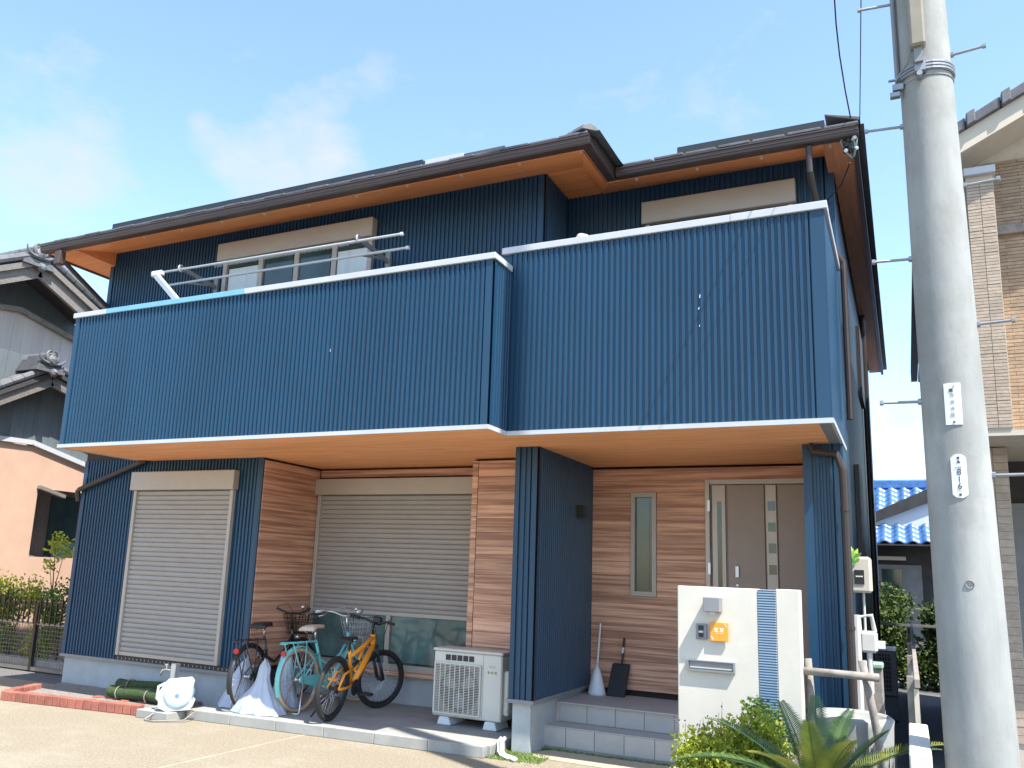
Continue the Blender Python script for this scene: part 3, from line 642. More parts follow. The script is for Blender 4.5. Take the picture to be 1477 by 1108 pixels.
# cable connection at the eave corner
cn = MB(); c0 = PY(1228, 205, 7.9)
for i in range(9):
    p = c0 + Vector((random.uniform(-.06, .06), random.uniform(-.04, .04), random.uniform(-.08, .06))); cn.box(p.x - .02, p.x + .02, p.y - .02, p.y + .02, p.z - .025, p.z + .025)
H(cn, 'cable_connector', 'black', bevel=.006)
for i in range(4):
    p = c0 + Vector((random.uniform(-.06, .05), random.uniform(-.06, .0), random.uniform(-.10, .10))); H(MB().blob(p, .02, 8, 5), 'insulator', 'white', smooth=True)
for pts in ([(1228, 178), (1212, 205), (1222, 222), (1230, 228)], [(1230, 180), (1236, 200), (1232, 226)], [(1228, 182), (1233, 210), (1226, 218)], [(1226, 180), (1218, 190), (1232, 212)]):
    H(MB().tube([PY(px, py, 7.86 + .02 * i) for i, (px, py) in enumerate(pts)], .009, 6), 'cable_loop', 'wire_green', True)
H(MB().tube([PY(1226, 235, 8.0), PY(1213, 268, 8.3), PY(1190, 292, 8.5)], .006, 6), 'cable_loop', 'wire')
# marks on the parapet sheet
for (px, py, s_) in [(1010, 427, .018), (1008, 445, .010), (1009, 470, .008), (477, 505, .018)]:
    p = PY(px, py, yR - .014 if px > 730 else yL - .014); H(MB().quad((p.x - s_ * .5, p.y, p.z - s_), (p.x + s_ * .4, p.y, p.z - s_ * .7), (p.x + s_ * .5, p.y, p.z + s_), (p.x - s_ * .3, p.y, p.z + s_ * .8)), 'paint_chip', 'white')

# ------------------------------------------------------------------ laundry rack and balcony things
t = thing('laundry_rack', 'two white laundry poles on folding brackets above the left balcony parapet', 'laundry rack', (-6.4, 7.2, 4.55))
pu0, pu1, pl0, pl1 = PY(228, 392, 7.2), PY(578, 339, 7.2), PY(240, 408, 7.2), PY(582, 356, 7.2)
P_(MB().tube([(pu0.x, 7.2, 5.20), (pu1.x, 7.2, 5.18)], .016, 8), 'pole', 'white_trim', t); P_(MB().tube([(pl0.x, 7.26, 5.04), (pl1.x, 7.26, 5.04)], .016, 8), 'pole', 'white_trim', t)
for e in (pu1, pl1): P_(MB().tube([(e.x, 7.2 if e is pu1 else 7.26, 5.18 if e is pu1 else 5.04), (e.x + .03, 7.2 if e is pu1 else 7.26, 5.18 if e is pu1 else 5.04)], .022, 8), 'pole_cap', 'white', t)
for wx, hx in ((-7.87, -8.02), (-5.22, -5.30)):
    P_(MB().box(wx - .03, wx + .03, yW - .05, yW - .012, 5.08, 5.28), 'wall_plate', 'grey_paint', t)
    P_(MB().bar((wx, yW - .05, 5.16), (wx, 7.17, 5.22), .02, .055), 'arm', 'grey_paint', t)
    P_(MB().tube([(wx, 7.2 + .04 * math.cos(a_), 5.21 + .04 * math.sin(a_)) for a_ in [k * math.pi / 6 for k in range(12)]], .009, 6, closed=True), 'ring', 'white_trim', t)
    P_(MB().bar((wx + .02, yW - .2, 5.14), (wx + .02, 7.26, 5.04), .012, .03), 'arm', 'grey_paint', t)
P_(MB().bar(PY(226, 398, 6.95), PY(256, 434, 6.78), .05, .06), 'front_bracket', 'white_trim', t)
P_(MB().bar(PY(219, 397, 6.95), PY(236, 394, 7.0), .07, .075), 'bracket_head', 'white_trim', t, bevel=.015)
ch = MB()
for i in range(44):
    x = -7.3 + i * .045; ch.tube([(x + .016 * math.cos(k * 1.05), 7.2 + .004 * (i % 2), 5.165 + .016 * math.sin(k * 1.05)) for k in range(6)], .003, 4, closed=True)
P_(ch, 'chain', 'white_trim', t)
p = PY(838, 341, 7.35); tag(MB().blob((p.x, 7.4, p.z), .06, 12, 8, (1.1, 1, .7), .15).build('cloth_bundle', 'cloth_pink', smooth=True), 'pale pink cloth bundle peeking over the right balcony parapet', 'cloth')

# ------------------------------------------------------------------ brick planter edge, turf rolls, tap, hose reel
pl = thing('brick_planter', 'low red brick planter edging in front of the concrete plinth', 'planter', (-8.4, 7.1, 0))
bk = MB().box(-.052, .052, -.05, .05, 0, .105).mesh('brick', 'brick', bevel=.006)
A, B, C = Vector((-9.40, 6.72)), Vector((-7.46, 6.97)), Vector((-9.62, 7.30))
n = 18
for i in range(n):
    q = A.lerp(B, (i + .5) / n); o = part('brick', bk, pl, (q.x, q.y, random.uniform(-.004, .004))); o.rotation_euler.z = math.atan2(B.y - A.y, B.x - A.x) + random.uniform(-.03, .03); o.scale = (.96, 1, 1)
for i in range(5):
    q = A.lerp(C, (i + 1.0) / 5.2); o = part('brick', bk, pl, (q.x, q.y, random.uniform(-.004, .004))); o.rotation_euler.z = math.atan2(C.y - A.y, C.x - A.x) + random.uniform(-.03, .03); o.scale = (.96, 1, 1)
for i, (x, y) in enumerate([(-8.55, 7.32), (-8.33, 7.36), (-8.1, 7.33), (-8.45, 7.46), (-7.9, 7.4)]):
    o = part('brick', bk, pl, (x, y, -.045)); o.rotation_euler.z = 1.57 + .1 * i
P_(MB().prism([(A.x + .03, A.y + .05, .0), (B.x, B.y + .05, 0), (B.x, 7.86, 0), (-9.9, 7.86, 0), (C.x + .05, C.y, 0)], (0, 0, .045)), 'soil_bed', 'soil', pl)
def roll(name, label, a, b, r, grp):
    a = Vector(a); b = Vector(b); t = thing(name, label, 'turf roll', a, grp); d_ = (b - a); L_ = d_.length; u = d_.normalized(); w = Vector((0, 0, 1)); v = u.cross(w)
    m = MB(); K = 40; rings = 14
    for k in range(rings + 1):
        q = a + d_ * (k / rings)
        for j in range(K + 1):
            th = 2 * math.pi * 2.6 * j / K; rr = r * (.45 + .55 * j / K) * (1 + random.uniform(-.03, .03)); rr = min(rr, r * 1.02)
            p = q + v * math.cos(th) * rr + w * (math.sin(th) * rr * .9 + r * .95 - .12 * r * math.sin(k * .5)); m.v.append(tuple(p))
    for k in range(rings):
        for j in range(K): i = k * (K + 1) + j; m.f.append((i, i + 1, i + K + 2, i + K + 1))
    P_(m, 'turf_sheet', 'turf', t, smooth=True)
    for f_ in (.2, .78):
        q = a + d_ * f_; P_(MB().tube([q + v * math.cos(x) * r * 1.03 + w * (math.sin(x) * r * .93 + r * .93) for x in [k * math.pi / 8 for k in range(16)]], .006, 6, closed=True), 'tie', 'wood_grey', t)
    return t
roll('turf_roll', 'thick dark green artificial turf roll lying on the ground before the plinth', (-8.40, 7.36, .045), (-7.62, 7.38, .045), .085, 'turf rolls')
roll('turf_roll', 'thinner turf roll lying behind and above the thick one', (-8.62, 7.66, .09), (-7.62, 7.68, .10), .075, 'turf rolls')
t = thing('garden_tap', 'short grey standpipe with a chrome tap behind the hose reel', 'tap', (-7.52, 7.45, .04))
P_(MB().box(-7.555, -7.485, 7.415, 7.485, .04, .50), 'post', 'alu', t, bevel=.006)
P_(MB().tube([(-7.555, 7.44, .42), (-7.62, 7.42, .43), (-7.67, 7.41, .42), (-7.69, 7.40, .36)], .012, 8), 'spout', 'chrome', t, smooth=True)
P_(MB().tube([(-7.62, 7.42, .43), (-7.62, 7.42, .48)], .009, 8).box(-7.645, -7.595, 7.41, 7.43, .475, .49), 'handle', 'chrome', t)
P_(MB().tube([(-7.555, 7.43, .27), (-7.60, 7.42, .27), (-7.62, 7.415, .22)], .013, 8), 'spout', 'chrome', t, smooth=True)
hr = PZ(258, 1035, .04)
t = thing('hose_reel', 'white plastic hose reel with round drum standing on the kerb slab', 'hose reel', (hr.x - .1, hr.y + .2, .085))
cx, cy = -7.02, 7.04
ang = rad(38); U = Vector((math.cos(ang), math.sin(ang), 0)); V = Vector((-math.sin(ang), math.cos(ang), 0)); c = Vector((cx, cy, .085))
def disc(m, off, prof):
    i = len(m.v); k = 28
    for r_, d_ in prof:
        for j in range(k):
            a = 2 * math.pi * j / k; p = c + U * math.cos(a) * r_ - V * (off + d_) + Vector((0, 0, .17 + math.sin(a) * r_)); m.v.append(tuple(p))
    for q in range(len(prof) - 1):
        for j in range(k): l = (j + 1) % k; m.f.append((i + q * k + j, i + q * k + l, i + (q + 1) * k + l, i + (q + 1) * k + j))
    return m
P_(disc(MB(), .04, [(.0, .075), (.03, .075), (.11, .062), (.145, .045), (.15, .0), (.15, -.16), (.14, -.18), (0, -.18)]), 'drum', mat('pale_blue_drum', (.48, .60, .72), .35), t, smooth=True)
P_(disc(MB(), .117, [(0, .004), (.020, .004), (.024, -.006)]), 'hub_cap', 'reel_blue', t)
bd = MB()
for s_ in (-.13, .045):
    q = [c + U * x - V * s_ + Vector((0, 0, z)) for x, z in ((-.19, .04), (-.10, 0), (.14, .02), (.165, .10), (.12, .15), (.14, .30), (.11, .335), (-.13, .31), (-.19, .2))]
    bd.prism(q, -V * .035)
P_(bd, 'side_frame', 'white', t, bevel=.006)
hd = [c + U * x + V * .05 + Vector((0, 0, z)) for x, z in ((-.15, .27), (-.215, .24), (-.225, .12), (-.17, .06))]
P_(MB().tube(hd, .016, 8), 'handle', 'white', t, smooth=True)
P_(MB().tube([c + U * x - V * y + Vector((0, 0, z)) for x, y, z in ((.1, .05, .03), (.2, .1, .01), (.1, .22, -.06), (-.2, .2, -.072), (-.3, .12, -.072), (-.2, .02, -.0))], .009, 8), 'hose', 'fence_grey', t)
# drain pipe by the AC
tag(MB().tube([(-3.47, 7.66, .13), (-3.46, 7.58, .12), (-3.42, 7.50, .04), (-3.36, 7.44, .025), (-3.22, 7.36, .022)], .022, 10).tube([(-3.50, 7.64, .14), (-3.49, 7.56, .12), (-3.45, 7.48, .045), (-3.40, 7.43, .025), (-3.3, 7.38, .02)], .010, 8).build('drain_hose', 'white', smooth=True), 'white drain hose running from the air conditioner onto the moss', 'hose')

# ------------------------------------------------------------------ bicycles
def arc(c, r, a0, a1, n, y=0): return [(c[0] + r * math.cos(rad(a0 + (a1 - a0) * k / n)), y, c[1] + r * math.sin(rad(a0 + (a1 - a0) * k / n))) for k in range(n + 1)]
def loc(mb, name, m, parent, smooth=True, bevel=0):
    o = bpy.data.objects.new(name, mb.mesh(name, m, smooth, bevel)); COL.objects.link(o); o.parent = parent; return o
def wheel(parent, x, R, tyre, rim, tw, steer=0.0, hubm='chrome', nsp=28):
    ring = lambda r_, k=40: [(r_ * math.cos(2 * math.pi * j / k), 0, r_ * math.sin(2 * math.pi * j / k)) for j in range(k)]
    w = loc(MB().tube(ring(R - tw * 2.1), tw * .55, 8, closed=True), 'wheel', rim, parent)
    w.location = (x, 0, R); w.rotation_euler.z = steer
    loc(MB().tube(ring(R - tw), tw, 10, closed=True), 'tyre', tyre, w)
    sp = MB()
    for j in range(nsp):
        a = 2 * math.pi * j / nsp; b_ = a + (.5 if j % 2 else -.5); y = .03 if (j // 2) % 2 else -.03
        sp.tube([(.02 * math.cos(b_), y, .02 * math.sin(b_)), ((R - tw * 2.2) * math.cos(a), 0, (R - tw * 2.2) * math.sin(a))], .0016, 4)
    loc(sp, 'spokes', 'chrome', w); loc(MB().lathe([(0, -.05), (.012, -.05), (.012, -.035), (.026, -.033), (.026, -.028), (.016, -.026), (.016, .026), (.026, .028), (.026, .033), (.012, .035), (.012, .05), (0, .05)], (0, 0, 0), 12, 'y'), 'hub', hubm, w)
    return w
def city_bike(name, label, rear, heading, paint, tyre, rim, saddle, basket_m, bar_m, fender_m, lean=0.0, steer=0.0, stand=True, chrome_rack=False):
    t = thing(name, label, 'bicycle', rear, 'bicycles parked on the pad'); t.rotation_euler = (lean, 0, heading)
    R = .335; WB = 1.08
    wheel(t, 0, R, tyre, rim, .018); wheel(t, WB, R, tyre, rim, .018, steer)
    fr = MB(); bb = (.44, 0, .28); sh = (.27, 0, .74); hb = (.90, 0, .66); ht = (.86, 0, .80)
    fr.tube([ht, hb], .021, 10); fr.tube([bb, (.36, 0, .5), sh], .017, 10); fr.tube([hb, (.78, 0, .50), (.60, 0, .34), bb], .021, 10); fr.tube([(.88, 0, .73), (.72, 0, .56), (.52, 0, .45), (.355, 0, .52)], .016, 10)
    for s_ in (-1, 1): fr.tube([(bb[0], .02 * s_, bb[2]), (0, .06 * s_, R)], .010, 8); fr.tube([(.33, .015 * s_, .60), (0, .06 * s_, R)], .008, 8)
    loc(fr, 'frame', paint, t)
    fk = MB()
    for s_ in (-1, 1): fk.tube([(.905, .03 * s_, .645), (.955, .05 * s_, .52), (WB, .055 * s_, R)], .011, 8)
    fk.tube([(.905, -.035, .65), (.905, .035, .65)], .014, 8); loc(fk, 'fork', paint, t)
    for nm, x, a0, a1 in (('rear_mudguard', 0, 30, 205), ('front_mudguard', WB, 20, 150)):
        m = MB(); q = arc((x, R), R + .022, a0, a1, 22); k = len(q)
        for (px, _, pz) in q:
            d_ = Vector((px - x, 0, pz - R)).normalized()
            for (yy, dr) in ((-.030, -.016), (-.016, .0), (.016, 0), (.030, -.016)): m.v.append((px + d_.x * dr, yy, pz + d_.z * dr))
        for j in range(k - 1):
            for l in range(3): m.f.append((j * 4 + l, j * 4 + l + 1, j * 4 + 5 + l, j * 4 + 4 + l))
        loc(m, nm, fender_m, t)
    rk = MB()
    for s_ in (-1, 1): rk.tube([(.22, .05 * s_, .72), (-.24, .06 * s_, .73)], .007, 6); rk.tube([(-.18, .06 * s_, .73), (0, .075 * s_, R)], .006, 6); rk.tube([(.05, .06 * s_, .73), (0, .075 * s_, R)], .006, 6)
    rk.tube([(-.24, -.06, .73), (-.27, -.04, .72), (-.27, .04, .72), (-.24, .06, .73)], .007, 6)
    for x in (-.1, .05, .18): rk.tube([(x, -.06, .73), (x, .06, .73)], .005, 6)
    loc(rk, 'luggage_rack', paint if not chrome_rack else 'chrome', t)
    loc(MB().tube([sh, (.255, 0, .86)], .013, 10), 'seat_post', 'chrome', t)
    sd = MB(); pr = [(.10, .11, .87), (.13, .105, .885), (.19, .09, .895), (.26, .055, .895), (.33, .03, .895), (.39, .022, .89), (.41, .012, .88)]
    for (x, w, z) in pr:
        for (yy, dz) in ((-1, -.03), (-.95, -.005), (-.5, .012), (0, .006), (.5, .012), (.95, -.005), (1, -.03)): sd.v.append((x, yy * w, z + dz))
    for j in range(len(pr) - 1):
        for l in range(6): sd.f.append((j * 7 + l, j * 7 + l + 1, j * 7 + 8 + l, j * 7 + 7 + l))
    sd.f.append(tuple(range(7))); sd.f.append(tuple((len(pr) - 1) * 7 + l for l in range(7)))
    i = len(sd.v)
    sd.f.append(tuple([j * 7 for j in range(len(pr))] + [j * 7 + 6 for j in range(len(pr) - 1, -1, -1)]))
    so = loc(sd, 'saddle', saddle, t); loc(MB().tube(arc((.17, .84), .025, 0, 340, 8, .05), .005, 6).tube(arc((.17, .84), .025, 0, 340, 8, -.05), .005, 6), 'saddle_spring', 'chrome', so)
    hbm = loc(MB().tube([(.86, 0, .80), (.83, 0, .96), (.86, 0, .985)], .012, 8).tube([(.66, -.30, 1.04), (.74, -.28, 1.05), (.84, -.20, 1.03), (.88, -.09, .985), (.88, .09, .985), (.84, .20, 1.03), (.74, .28, 1.05), (.66, .30, 1.04)], .011, 8), 'handlebar', bar_m, t)
    for s_ in (-1, 1):
        loc(MB().tube([(.63, .305 * s_, 1.038), (.75, .278 * s_, 1.05)], .017, 10), 'grip', 'black' if paint != 'turq' else 'white', hbm)
        loc(MB().tube([(.79, .25 * s_, 1.035), (.76, .27 * s_, 1.00), (.67, .29 * s_, .985)], .007, 6), 'brake_lever', 'chrome', hbm)
        loc(MB().tube([(.78, .25 * s_, 1.04), (.93, .12 * s_, 1.09), (.97, .03 * s_, .95), (.90, .02 * s_, .75)], .0035, 5), 'brake_cable', 'black' if paint != 'turq' else 'white_trim', hbm)
    loc(MB().blob((.80, -.16, 1.065), .028, 10, 6, (1, 1, .8), 0), 'bell', 'chrome', hbm)
    bk_ = MB(); zt, zb2 = .97, .74; tl, bl = (.93, 1.25, .17), (.96, 1.18, .12)
    def rect(q, z, w=1): return [(q[0], -q[2], z), (q[1], -q[2] * w, z), (q[1], q[2] * w, z), (q[0], q[2], z)]
    for f_, rr in ((0, .006), (.25, .003), (.5, .003), (.75, .003), (1, .005)):
        q = tuple(bl[k] + (tl[k] - bl[k]) * f_ for k in range(3)); bk_.tube(rect(q, zb2 + (zt - zb2) * f_), rr, 5, closed=True)
    for e in range(4):
        for j in range(8):
            f_ = j / 8; lo_ = rect(bl, zb2); hi_ = rect(tl, zt); p0 = Vector(lo_[e]).lerp(Vector(lo_[(e + 1) % 4]), f_); p1 = Vector(hi_[e]).lerp(Vector(hi_[(e + 1) % 4]), f_); bk_.tube([p0, p1], .0026, 5)
    for j in range(7): y = -.11 + j * .037; bk_.tube([(bl[0], y, zb2), (bl[1], y, zb2)], .0026, 5)
    for s_ in (-1, 1): bk_.tube([(1.05, .08 * s_, zb2), (WB, .07 * s_, R)], .005, 6)
    loc(bk_, 'basket', basket_m, t)
    loc(MB().blob((1.0, 0, .70), .035, 10, 6, (1.2, 1, 1), 0), 'headlamp', 'chrome', t)
    ck = MB().lathe([(0, -.05), (.085, -.05), (.085, -.046), (0, -.046)], (bb[0], 0, bb[2]), 24, 'y'); ck.tube([(bb[0], -.06, bb[2]), (bb[0] + .10, -.075, bb[2] - .13)], .009, 6).tube([(bb[0], .06, bb[2]), (bb[0] - .10, .075, bb[2] + .13)], .009, 6).box(bb[0] + .06, bb[0] + .14, -.17, -.068, bb[2] - .145, bb[2] - .12).box(bb[0] - .14, bb[0] - .06, .068, .17, bb[2] + .12, bb[2] + .145)
    loc(ck, 'crank_set', 'chrome', t, smooth=False)
    loc(MB().prism([(bb[0] + .08, -.055, bb[2] - .06), (bb[0] + .09, -.055, bb[2] + .06), (bb[0] - .02, -.055, bb[2] + .10), (-.03, -.055, R + .04), (-.05, -.055, R - .02), (bb[0], -.055, bb[2] - .09)], (0, -.012, 0)), 'chain_guard', paint, t, smooth=False)
    loc(MB().tube([(0, .07, R), (-.10, .11, .01), (-.12, .10, .004), (-.12, -.10, .004), (-.10, -.11, .01), (0, -.07, R)], .009, 8), 'kickstand', 'chrome', t)
    loc(MB().lathe([(0, -.26), (.03, -.26), (.03, -.25)], (0, 0, .62), 12, 'x').box(-.262, -.245, -.03, .03, .60, .64), 'reflector', mat('red_reflector', (.5, .03, .03), .3), t, smooth=False)
    return t
city_bike('bicycle', 'black city bicycle with black front basket beside the pale sheets', (-6.50, 7.50, .104), rad(98), 'black_paint', 'rubber', 'chrome', 'black', 'black', 'black', 'black', steer=rad(-4))
city_bike('bicycle', 'turquoise city bicycle with cream saddle and tan tyres', (-5.93, 7.68, .104), rad(88), 'turq', 'tan', 'chrome', 'cream_leather', 'white_trim', 'chrome', 'turq', steer=rad(-12), lean=rad(-3))
# orange mountain bike
t = thing('bicycle', 'orange mountain bicycle with black wheels and bent front wheel', 'bicycle', (-5.36, 7.46, .104), 'bicycles parked on the pad'); t.rotation_euler = (rad(5), 0, rad(97))
R = .325; WB = 1.05
wheel(t, 0, R, 'rubber', 'black', .026, 0, 'black'); fw_ = wheel(t, WB, R, 'rubber', 'black', .026, rad(-30), 'black')
fr = MB(); ht, hb, bb, sc_ = (.76, 0, .83), (.80, 0, .70), (.40, 0, .30), (.28, 0, .62)
fr.tube([ht, hb], .027, 10); fr.tube([hb, (.6, 0, .49), bb], [.03, .034, .03], 10); fr.tube([(.77, 0, .80), (.55, 0, .70), sc_], [.026, .024, .02], 10); fr.tube([bb, sc_, (.25, 0, .70)], .019, 10)
fr.tube([(.58, 0, .70), (.42, 0, .46)], .016, 8); loc(fr, 'frame', 'orange_paint', t)
sw = MB()
for s_ in (-1, 1): sw.tube([(bb[0], .035 * s_, .33), (.15, .055 * s_, .315), (0, .06 * s_, R)], .014, 8).tube([(.33, .03 * s_, .50), (.12, .05 * s_, .46), (0, .06 * s_, R)], .013, 8)
sw.tube([(.33, -.03, .5), (.33, .03, .5)], .016, 8); loc(sw, 'swing_arm', 'orange_paint', t)
loc(MB().tube([(.35, 0, .50), (.48, 0, .56)], .022, 10), 'shock_absorber', 'black', t)
fk = MB(); st_ = rad(-30)
def rot(p): dx = p[0] - WB + .06; return (WB - .06 + dx * math.cos(st_) - p[1] * math.sin(st_), dx * math.sin(st_) + p[1] * math.cos(st_), p[2])
fw_.location = rot((WB, 0, R))
fk.tube([hb, (.83, 0, .68)], .024, 8)
for s_ in (-1, 1): fk.tube([rot((.90, .06 * s_, .69)), rot((.96, .06 * s_, .52))], .017, 8).tube([rot((.96, .06 * s_, .54)), rot((WB, .06 * s_, R))], .021, 8)
fk.tube([rot((.90, -.07, .69)), rot((.90, .07, .69))], .02, 8).tube([hb, rot((.90, 0, .69))], .022, 8); loc(fk, 'fork', 'black', t)
hbm = loc(MB().tube([ht, (.73, 0, .92), (.79, 0, .95)], .016, 8).tube([(.72 - .12, -.29, .99), (.78, -.14, .98), (.80, -.04, .95), (.80, .04, .95), (.80, .14, .98), (.76, .29, .99)], .013, 8), 'handlebar', 'black', t)
for a, b in (((.59, -.31, .99), (.68, -.215, .986)), ((.75, .31, .99), (.785, .20, .985))): loc(MB().tube([a, b], .018, 10), 'grip', 'rubber', hbm)
loc(MB().box(.80, .86, -.05, .05, .93, 1.02), 'headlamp', 'black', hbm, False, .01)
for s_ in (-1, 1): loc(MB().tube([(.76, .18 * s_, .98), (.92, .1 * s_, 1.0), (.95, .05 * s_, .8), (.96, .06 * s_, .6)], .004, 5), 'brake_cable', 'black', hbm)
loc(MB().tube([(.25, 0, .68), (.22, 0, .80)], .015, 8), 'seat_post', 'black', t)
sd = MB(); pr = [(.10, .075, .80), (.16, .075, .825), (.22, .05, .83), (.30, .025, .83), (.38, .016, .82)]
for (x, w, z) in pr:
    for (yy, dz) in ((-1, -.03), (-.8, 0), (0, .006), (.8, 0), (1, -.03)): sd.v.append((x, yy * w, z + dz))
for j in range(4):
    for l in range(4): sd.f.append((j * 5 + l, j * 5 + l + 1, j * 5 + 6 + l, j * 5 + 5 + l))
sd.f.append((0, 5, 10, 15, 20, 24, 19, 14, 9, 4)); sd.f.append((0, 1, 2, 3, 4)); loc(sd, 'saddle', 'black', t)
ck = MB().lathe([(0, -.055), (.085, -.055), (.085, -.048), (0, -.048)], (bb[0], 0, bb[2]), 24, 'y'); ck.tube([(bb[0], -.065, bb[2]), (bb[0] + .15, -.08, bb[2] - .07)], .011, 6).tube([(bb[0], .065, bb[2]), (bb[0] - .15, .08, bb[2] + .07)], .011, 6).box(bb[0] + .10, bb[0] + .20, -.18, -.072, bb[2] - .085, bb[2] - .06)
loc(ck, 'crank_set', 'black', t, smooth=False); loc(MB().box(bb[0] - .20, bb[0] - .10, .085, .18, bb[2] + .06, bb[2] + .085), 'pedal', 'orange_paint', t, False)
loc(MB().lathe([(0, -.06), (.045, -.06), (.045, -.035), (0, -.035)], (0, 0, R), 20, 'y').tube([(.03, -.06, R - .08), (.05, -.06, R - .16)], .018, 8), 'rear_gears', 'black', t, smooth=False)
loc(MB().tube([(.12, .06, .31), (.02, .22, .0)], .009, 6), 'kickstand', 'black', t)

# ------------------------------------------------------------------ pale sheets / bags around the black bicycle
def bag(label, base, rx, ry, h, lean, seed, tw=0.0):
    r_ = random.Random(seed); m = MB(); n, k = 56, 18; ph = [r_.uniform(0, 6.3) for _ in range(6)]
    for i in range(k + 1):
        f_ = i / k; rad_ = .22 + .78 * (1 - f_) ** 1.25 + .16 * math.sin(math.pi * f_) * math.sin(ph[5] + 3 * f_)
        if f_ > .9: rad_ *= 1 - (f_ - .9) * 6
        for j in range(n):
            a = 2 * math.pi * j / n + tw * f_; amp = .35 + .65 * (1 - f_)
            w = 1 + amp * (.16 * math.sin(2 * a + ph[0]) + .13 * abs(math.sin(3.5 * a + ph[1] + 1.5 * f_)) + .09 * math.sin(9 * a + ph[2] + 3 * f_) + .05 * math.sin(17 * a + ph[3])) + .05 * math.sin(11 * f_ + 2 * a + ph[4])
            m.v.append((base[0] + rx * rad_ * w * math.cos(a) + lean[0] * f_, base[1] + ry * rad_ * w * math.sin(a) + lean[1] * f_, base[2] + h * f_ * (1 + .06 * math.sin(2 * a + ph[2])) + .004))
    for i in range(k):
        for j in range(n): q = (j + 1) % n; m.f.append((i * n + j, i * n + q, (i + 1) * n + q, (i + 1) * n + j))
    m.f.append(tuple(range(k * n, k * n + n)))
    return tag(m.build('plastic_sheet', 'bag', smooth=True), label, 'plastic sheet', 'pale sheets round the black bicycle')
bag('pale blue white sheet bunched in a cone beside the black rear wheel, towards the kerb', (-6.23, 7.40, .104), .27, .17, .52, (.02, .04), 1, .3)
bag('narrow pale sheet hanging between the black and the turquoise bicycles', (-6.22, 7.78, .104), .17, .15, .58, (-.04, .06), 2, -.2)
bag('lilac grey sheet slumped behind the black rear wheel by the plinth', (-6.74, 7.60, .104), .19, .15, .48, (.08, .05), 5, .2)

# ------------------------------------------------------------------ air conditioner outdoor unit
yA = 8.05; a0 = PY(627, 935, yA); a1 = PY(623, 1032, yA); ax0, ax1, az0, az1 = -4.485, -3.70, .19, .865
t = thing('outdoor_unit', 'cream air conditioner outdoor unit on white blocks beside the blue fin wall', 'air conditioner', (-4.09, 8.15, .1))
P_(MB().box(ax0, ax1, yA, yA + .30, az0, az1 - .03), 'casing', 'ac', t, bevel=.012)
P_(MB().box(ax0 - .012, ax1 + .012, yA - .012, yA + .312, az1 - .028, az1), 'top_panel', 'ac', t, bevel=.008)
gx0, gx1, gz0, gz1 = ax0 + .035, ax0 + .545, az0 + .045, az0 + .52
gr = P_(MB().box(gx0, gx1, yA - .004, yA + .001, gz0, gz1), 'fan_grille', 'wood_grey', t)
P_(MB().lathe([(.0, -.0055), (.225, -.0055), (.225, -.0045)], ((gx0 + gx1) / 2 + .02, yA, (gz0 + gz1) / 2), 36, 'y'), 'fan_opening', 'ac_dark', gr)
fb = MB(); cxx, czz = (gx0 + gx1) / 2 + .02, (gz0 + gz1) / 2
for k in range(3):
    a = k * 2.094; fb.prism([(cxx + .05 * math.cos(a), yA - .007, czz + .05 * math.sin(a)), (cxx + .2 * math.cos(a + .2), yA - .007, czz + .2 * math.sin(a + .2)), (cxx + .2 * math.cos(a + .9), yA - .007, czz + .2 * math.sin(a + .9)), (cxx + .05 * math.cos(a + 1.2), yA - .007, czz + .05 * math.sin(a + 1.2))], (0, -.002, 0))
P_(fb, 'fan_blade', 'mid_grey', gr)
bars = MB()
for i in range(30): z = gz0 + (i + .5) * (gz1 - gz0) / 30; bars.box(gx0, gx1, yA - .020, yA - .012, z - .0022, z + .0022)
for i in range(1, 9): x = gx0 + i * (gx1 - gx0) / 9; bars.box(x - .004, x + .004, yA - .026, yA - .0205, gz0, gz1)
P_(bars, 'grille_bars', 'ac', gr)
fm = MB(); e = .016
fm.box(gx0 - e, gx0, yA - .028, yA + .001, gz0 - e, gz1 + e); fm.box(gx1, gx1 + e, yA - .028, yA + .001, gz0 - e, gz1 + e); fm.box(gx0, gx1, yA - .028, yA + .001, gz1, gz1 + e); fm.box(gx0, gx1, yA - .028, yA + .001, gz0 - e, gz0)
P_(fm, 'grille_frame', 'ac', gr, bevel=.003)
for i in range(5): P_(MB().box(ax0 + .14 + i * .068, ax0 + .195 + i * .068, yA - .006, yA + .001, az1 - .115, az1 - .06), 'top_vent', 'ac_dark', t)
P_(MB().box(ax0 + .575, ax0 + .577, yA - .002, yA + .001, az0 + .01, az1 - .03), 'panel_seam', 'mid_grey', t)
mk = MB(); r_ = random.Random(8)
for i in range(3): x = ax0 + .625 + i * .04; mk.box(x, x + .024, yA - .003, yA - .001, az0 + .475, az0 + .483); mk.box(x + .004, x + .012, yA - .003, yA - .001, az0 + .458, az0 + .475); mk.box(x + .018, x + .022, yA - .003, yA - .001, az0 + .458, az0 + .475)
P_(mk, 'brand_mark', mat('brown_print', (.30, .24, .12), .6), t); P_(MB().box(ax0 + .64, ax0 + .71, yA - .003, yA - .001, az0 + .515, az0 + .54), 'rating_label', 'cream', t)
P_(MB().box(ax1 + .0, ax1 + .055, yA + .05, yA + .26, az0 + .06, az1 - .18), 'valve_cover', 'ac', t, bevel=.012)
for x in (ax0 + .06, ax1 - .20): P_(MB().prism([(x, yA + .0, .104), (x + .16, yA + .0, .104), (x + .135, yA + .0, .186), (x + .025, yA + .0, .186)], (0, .30, 0)), 'foot_block', 'white', t, bevel=.008)

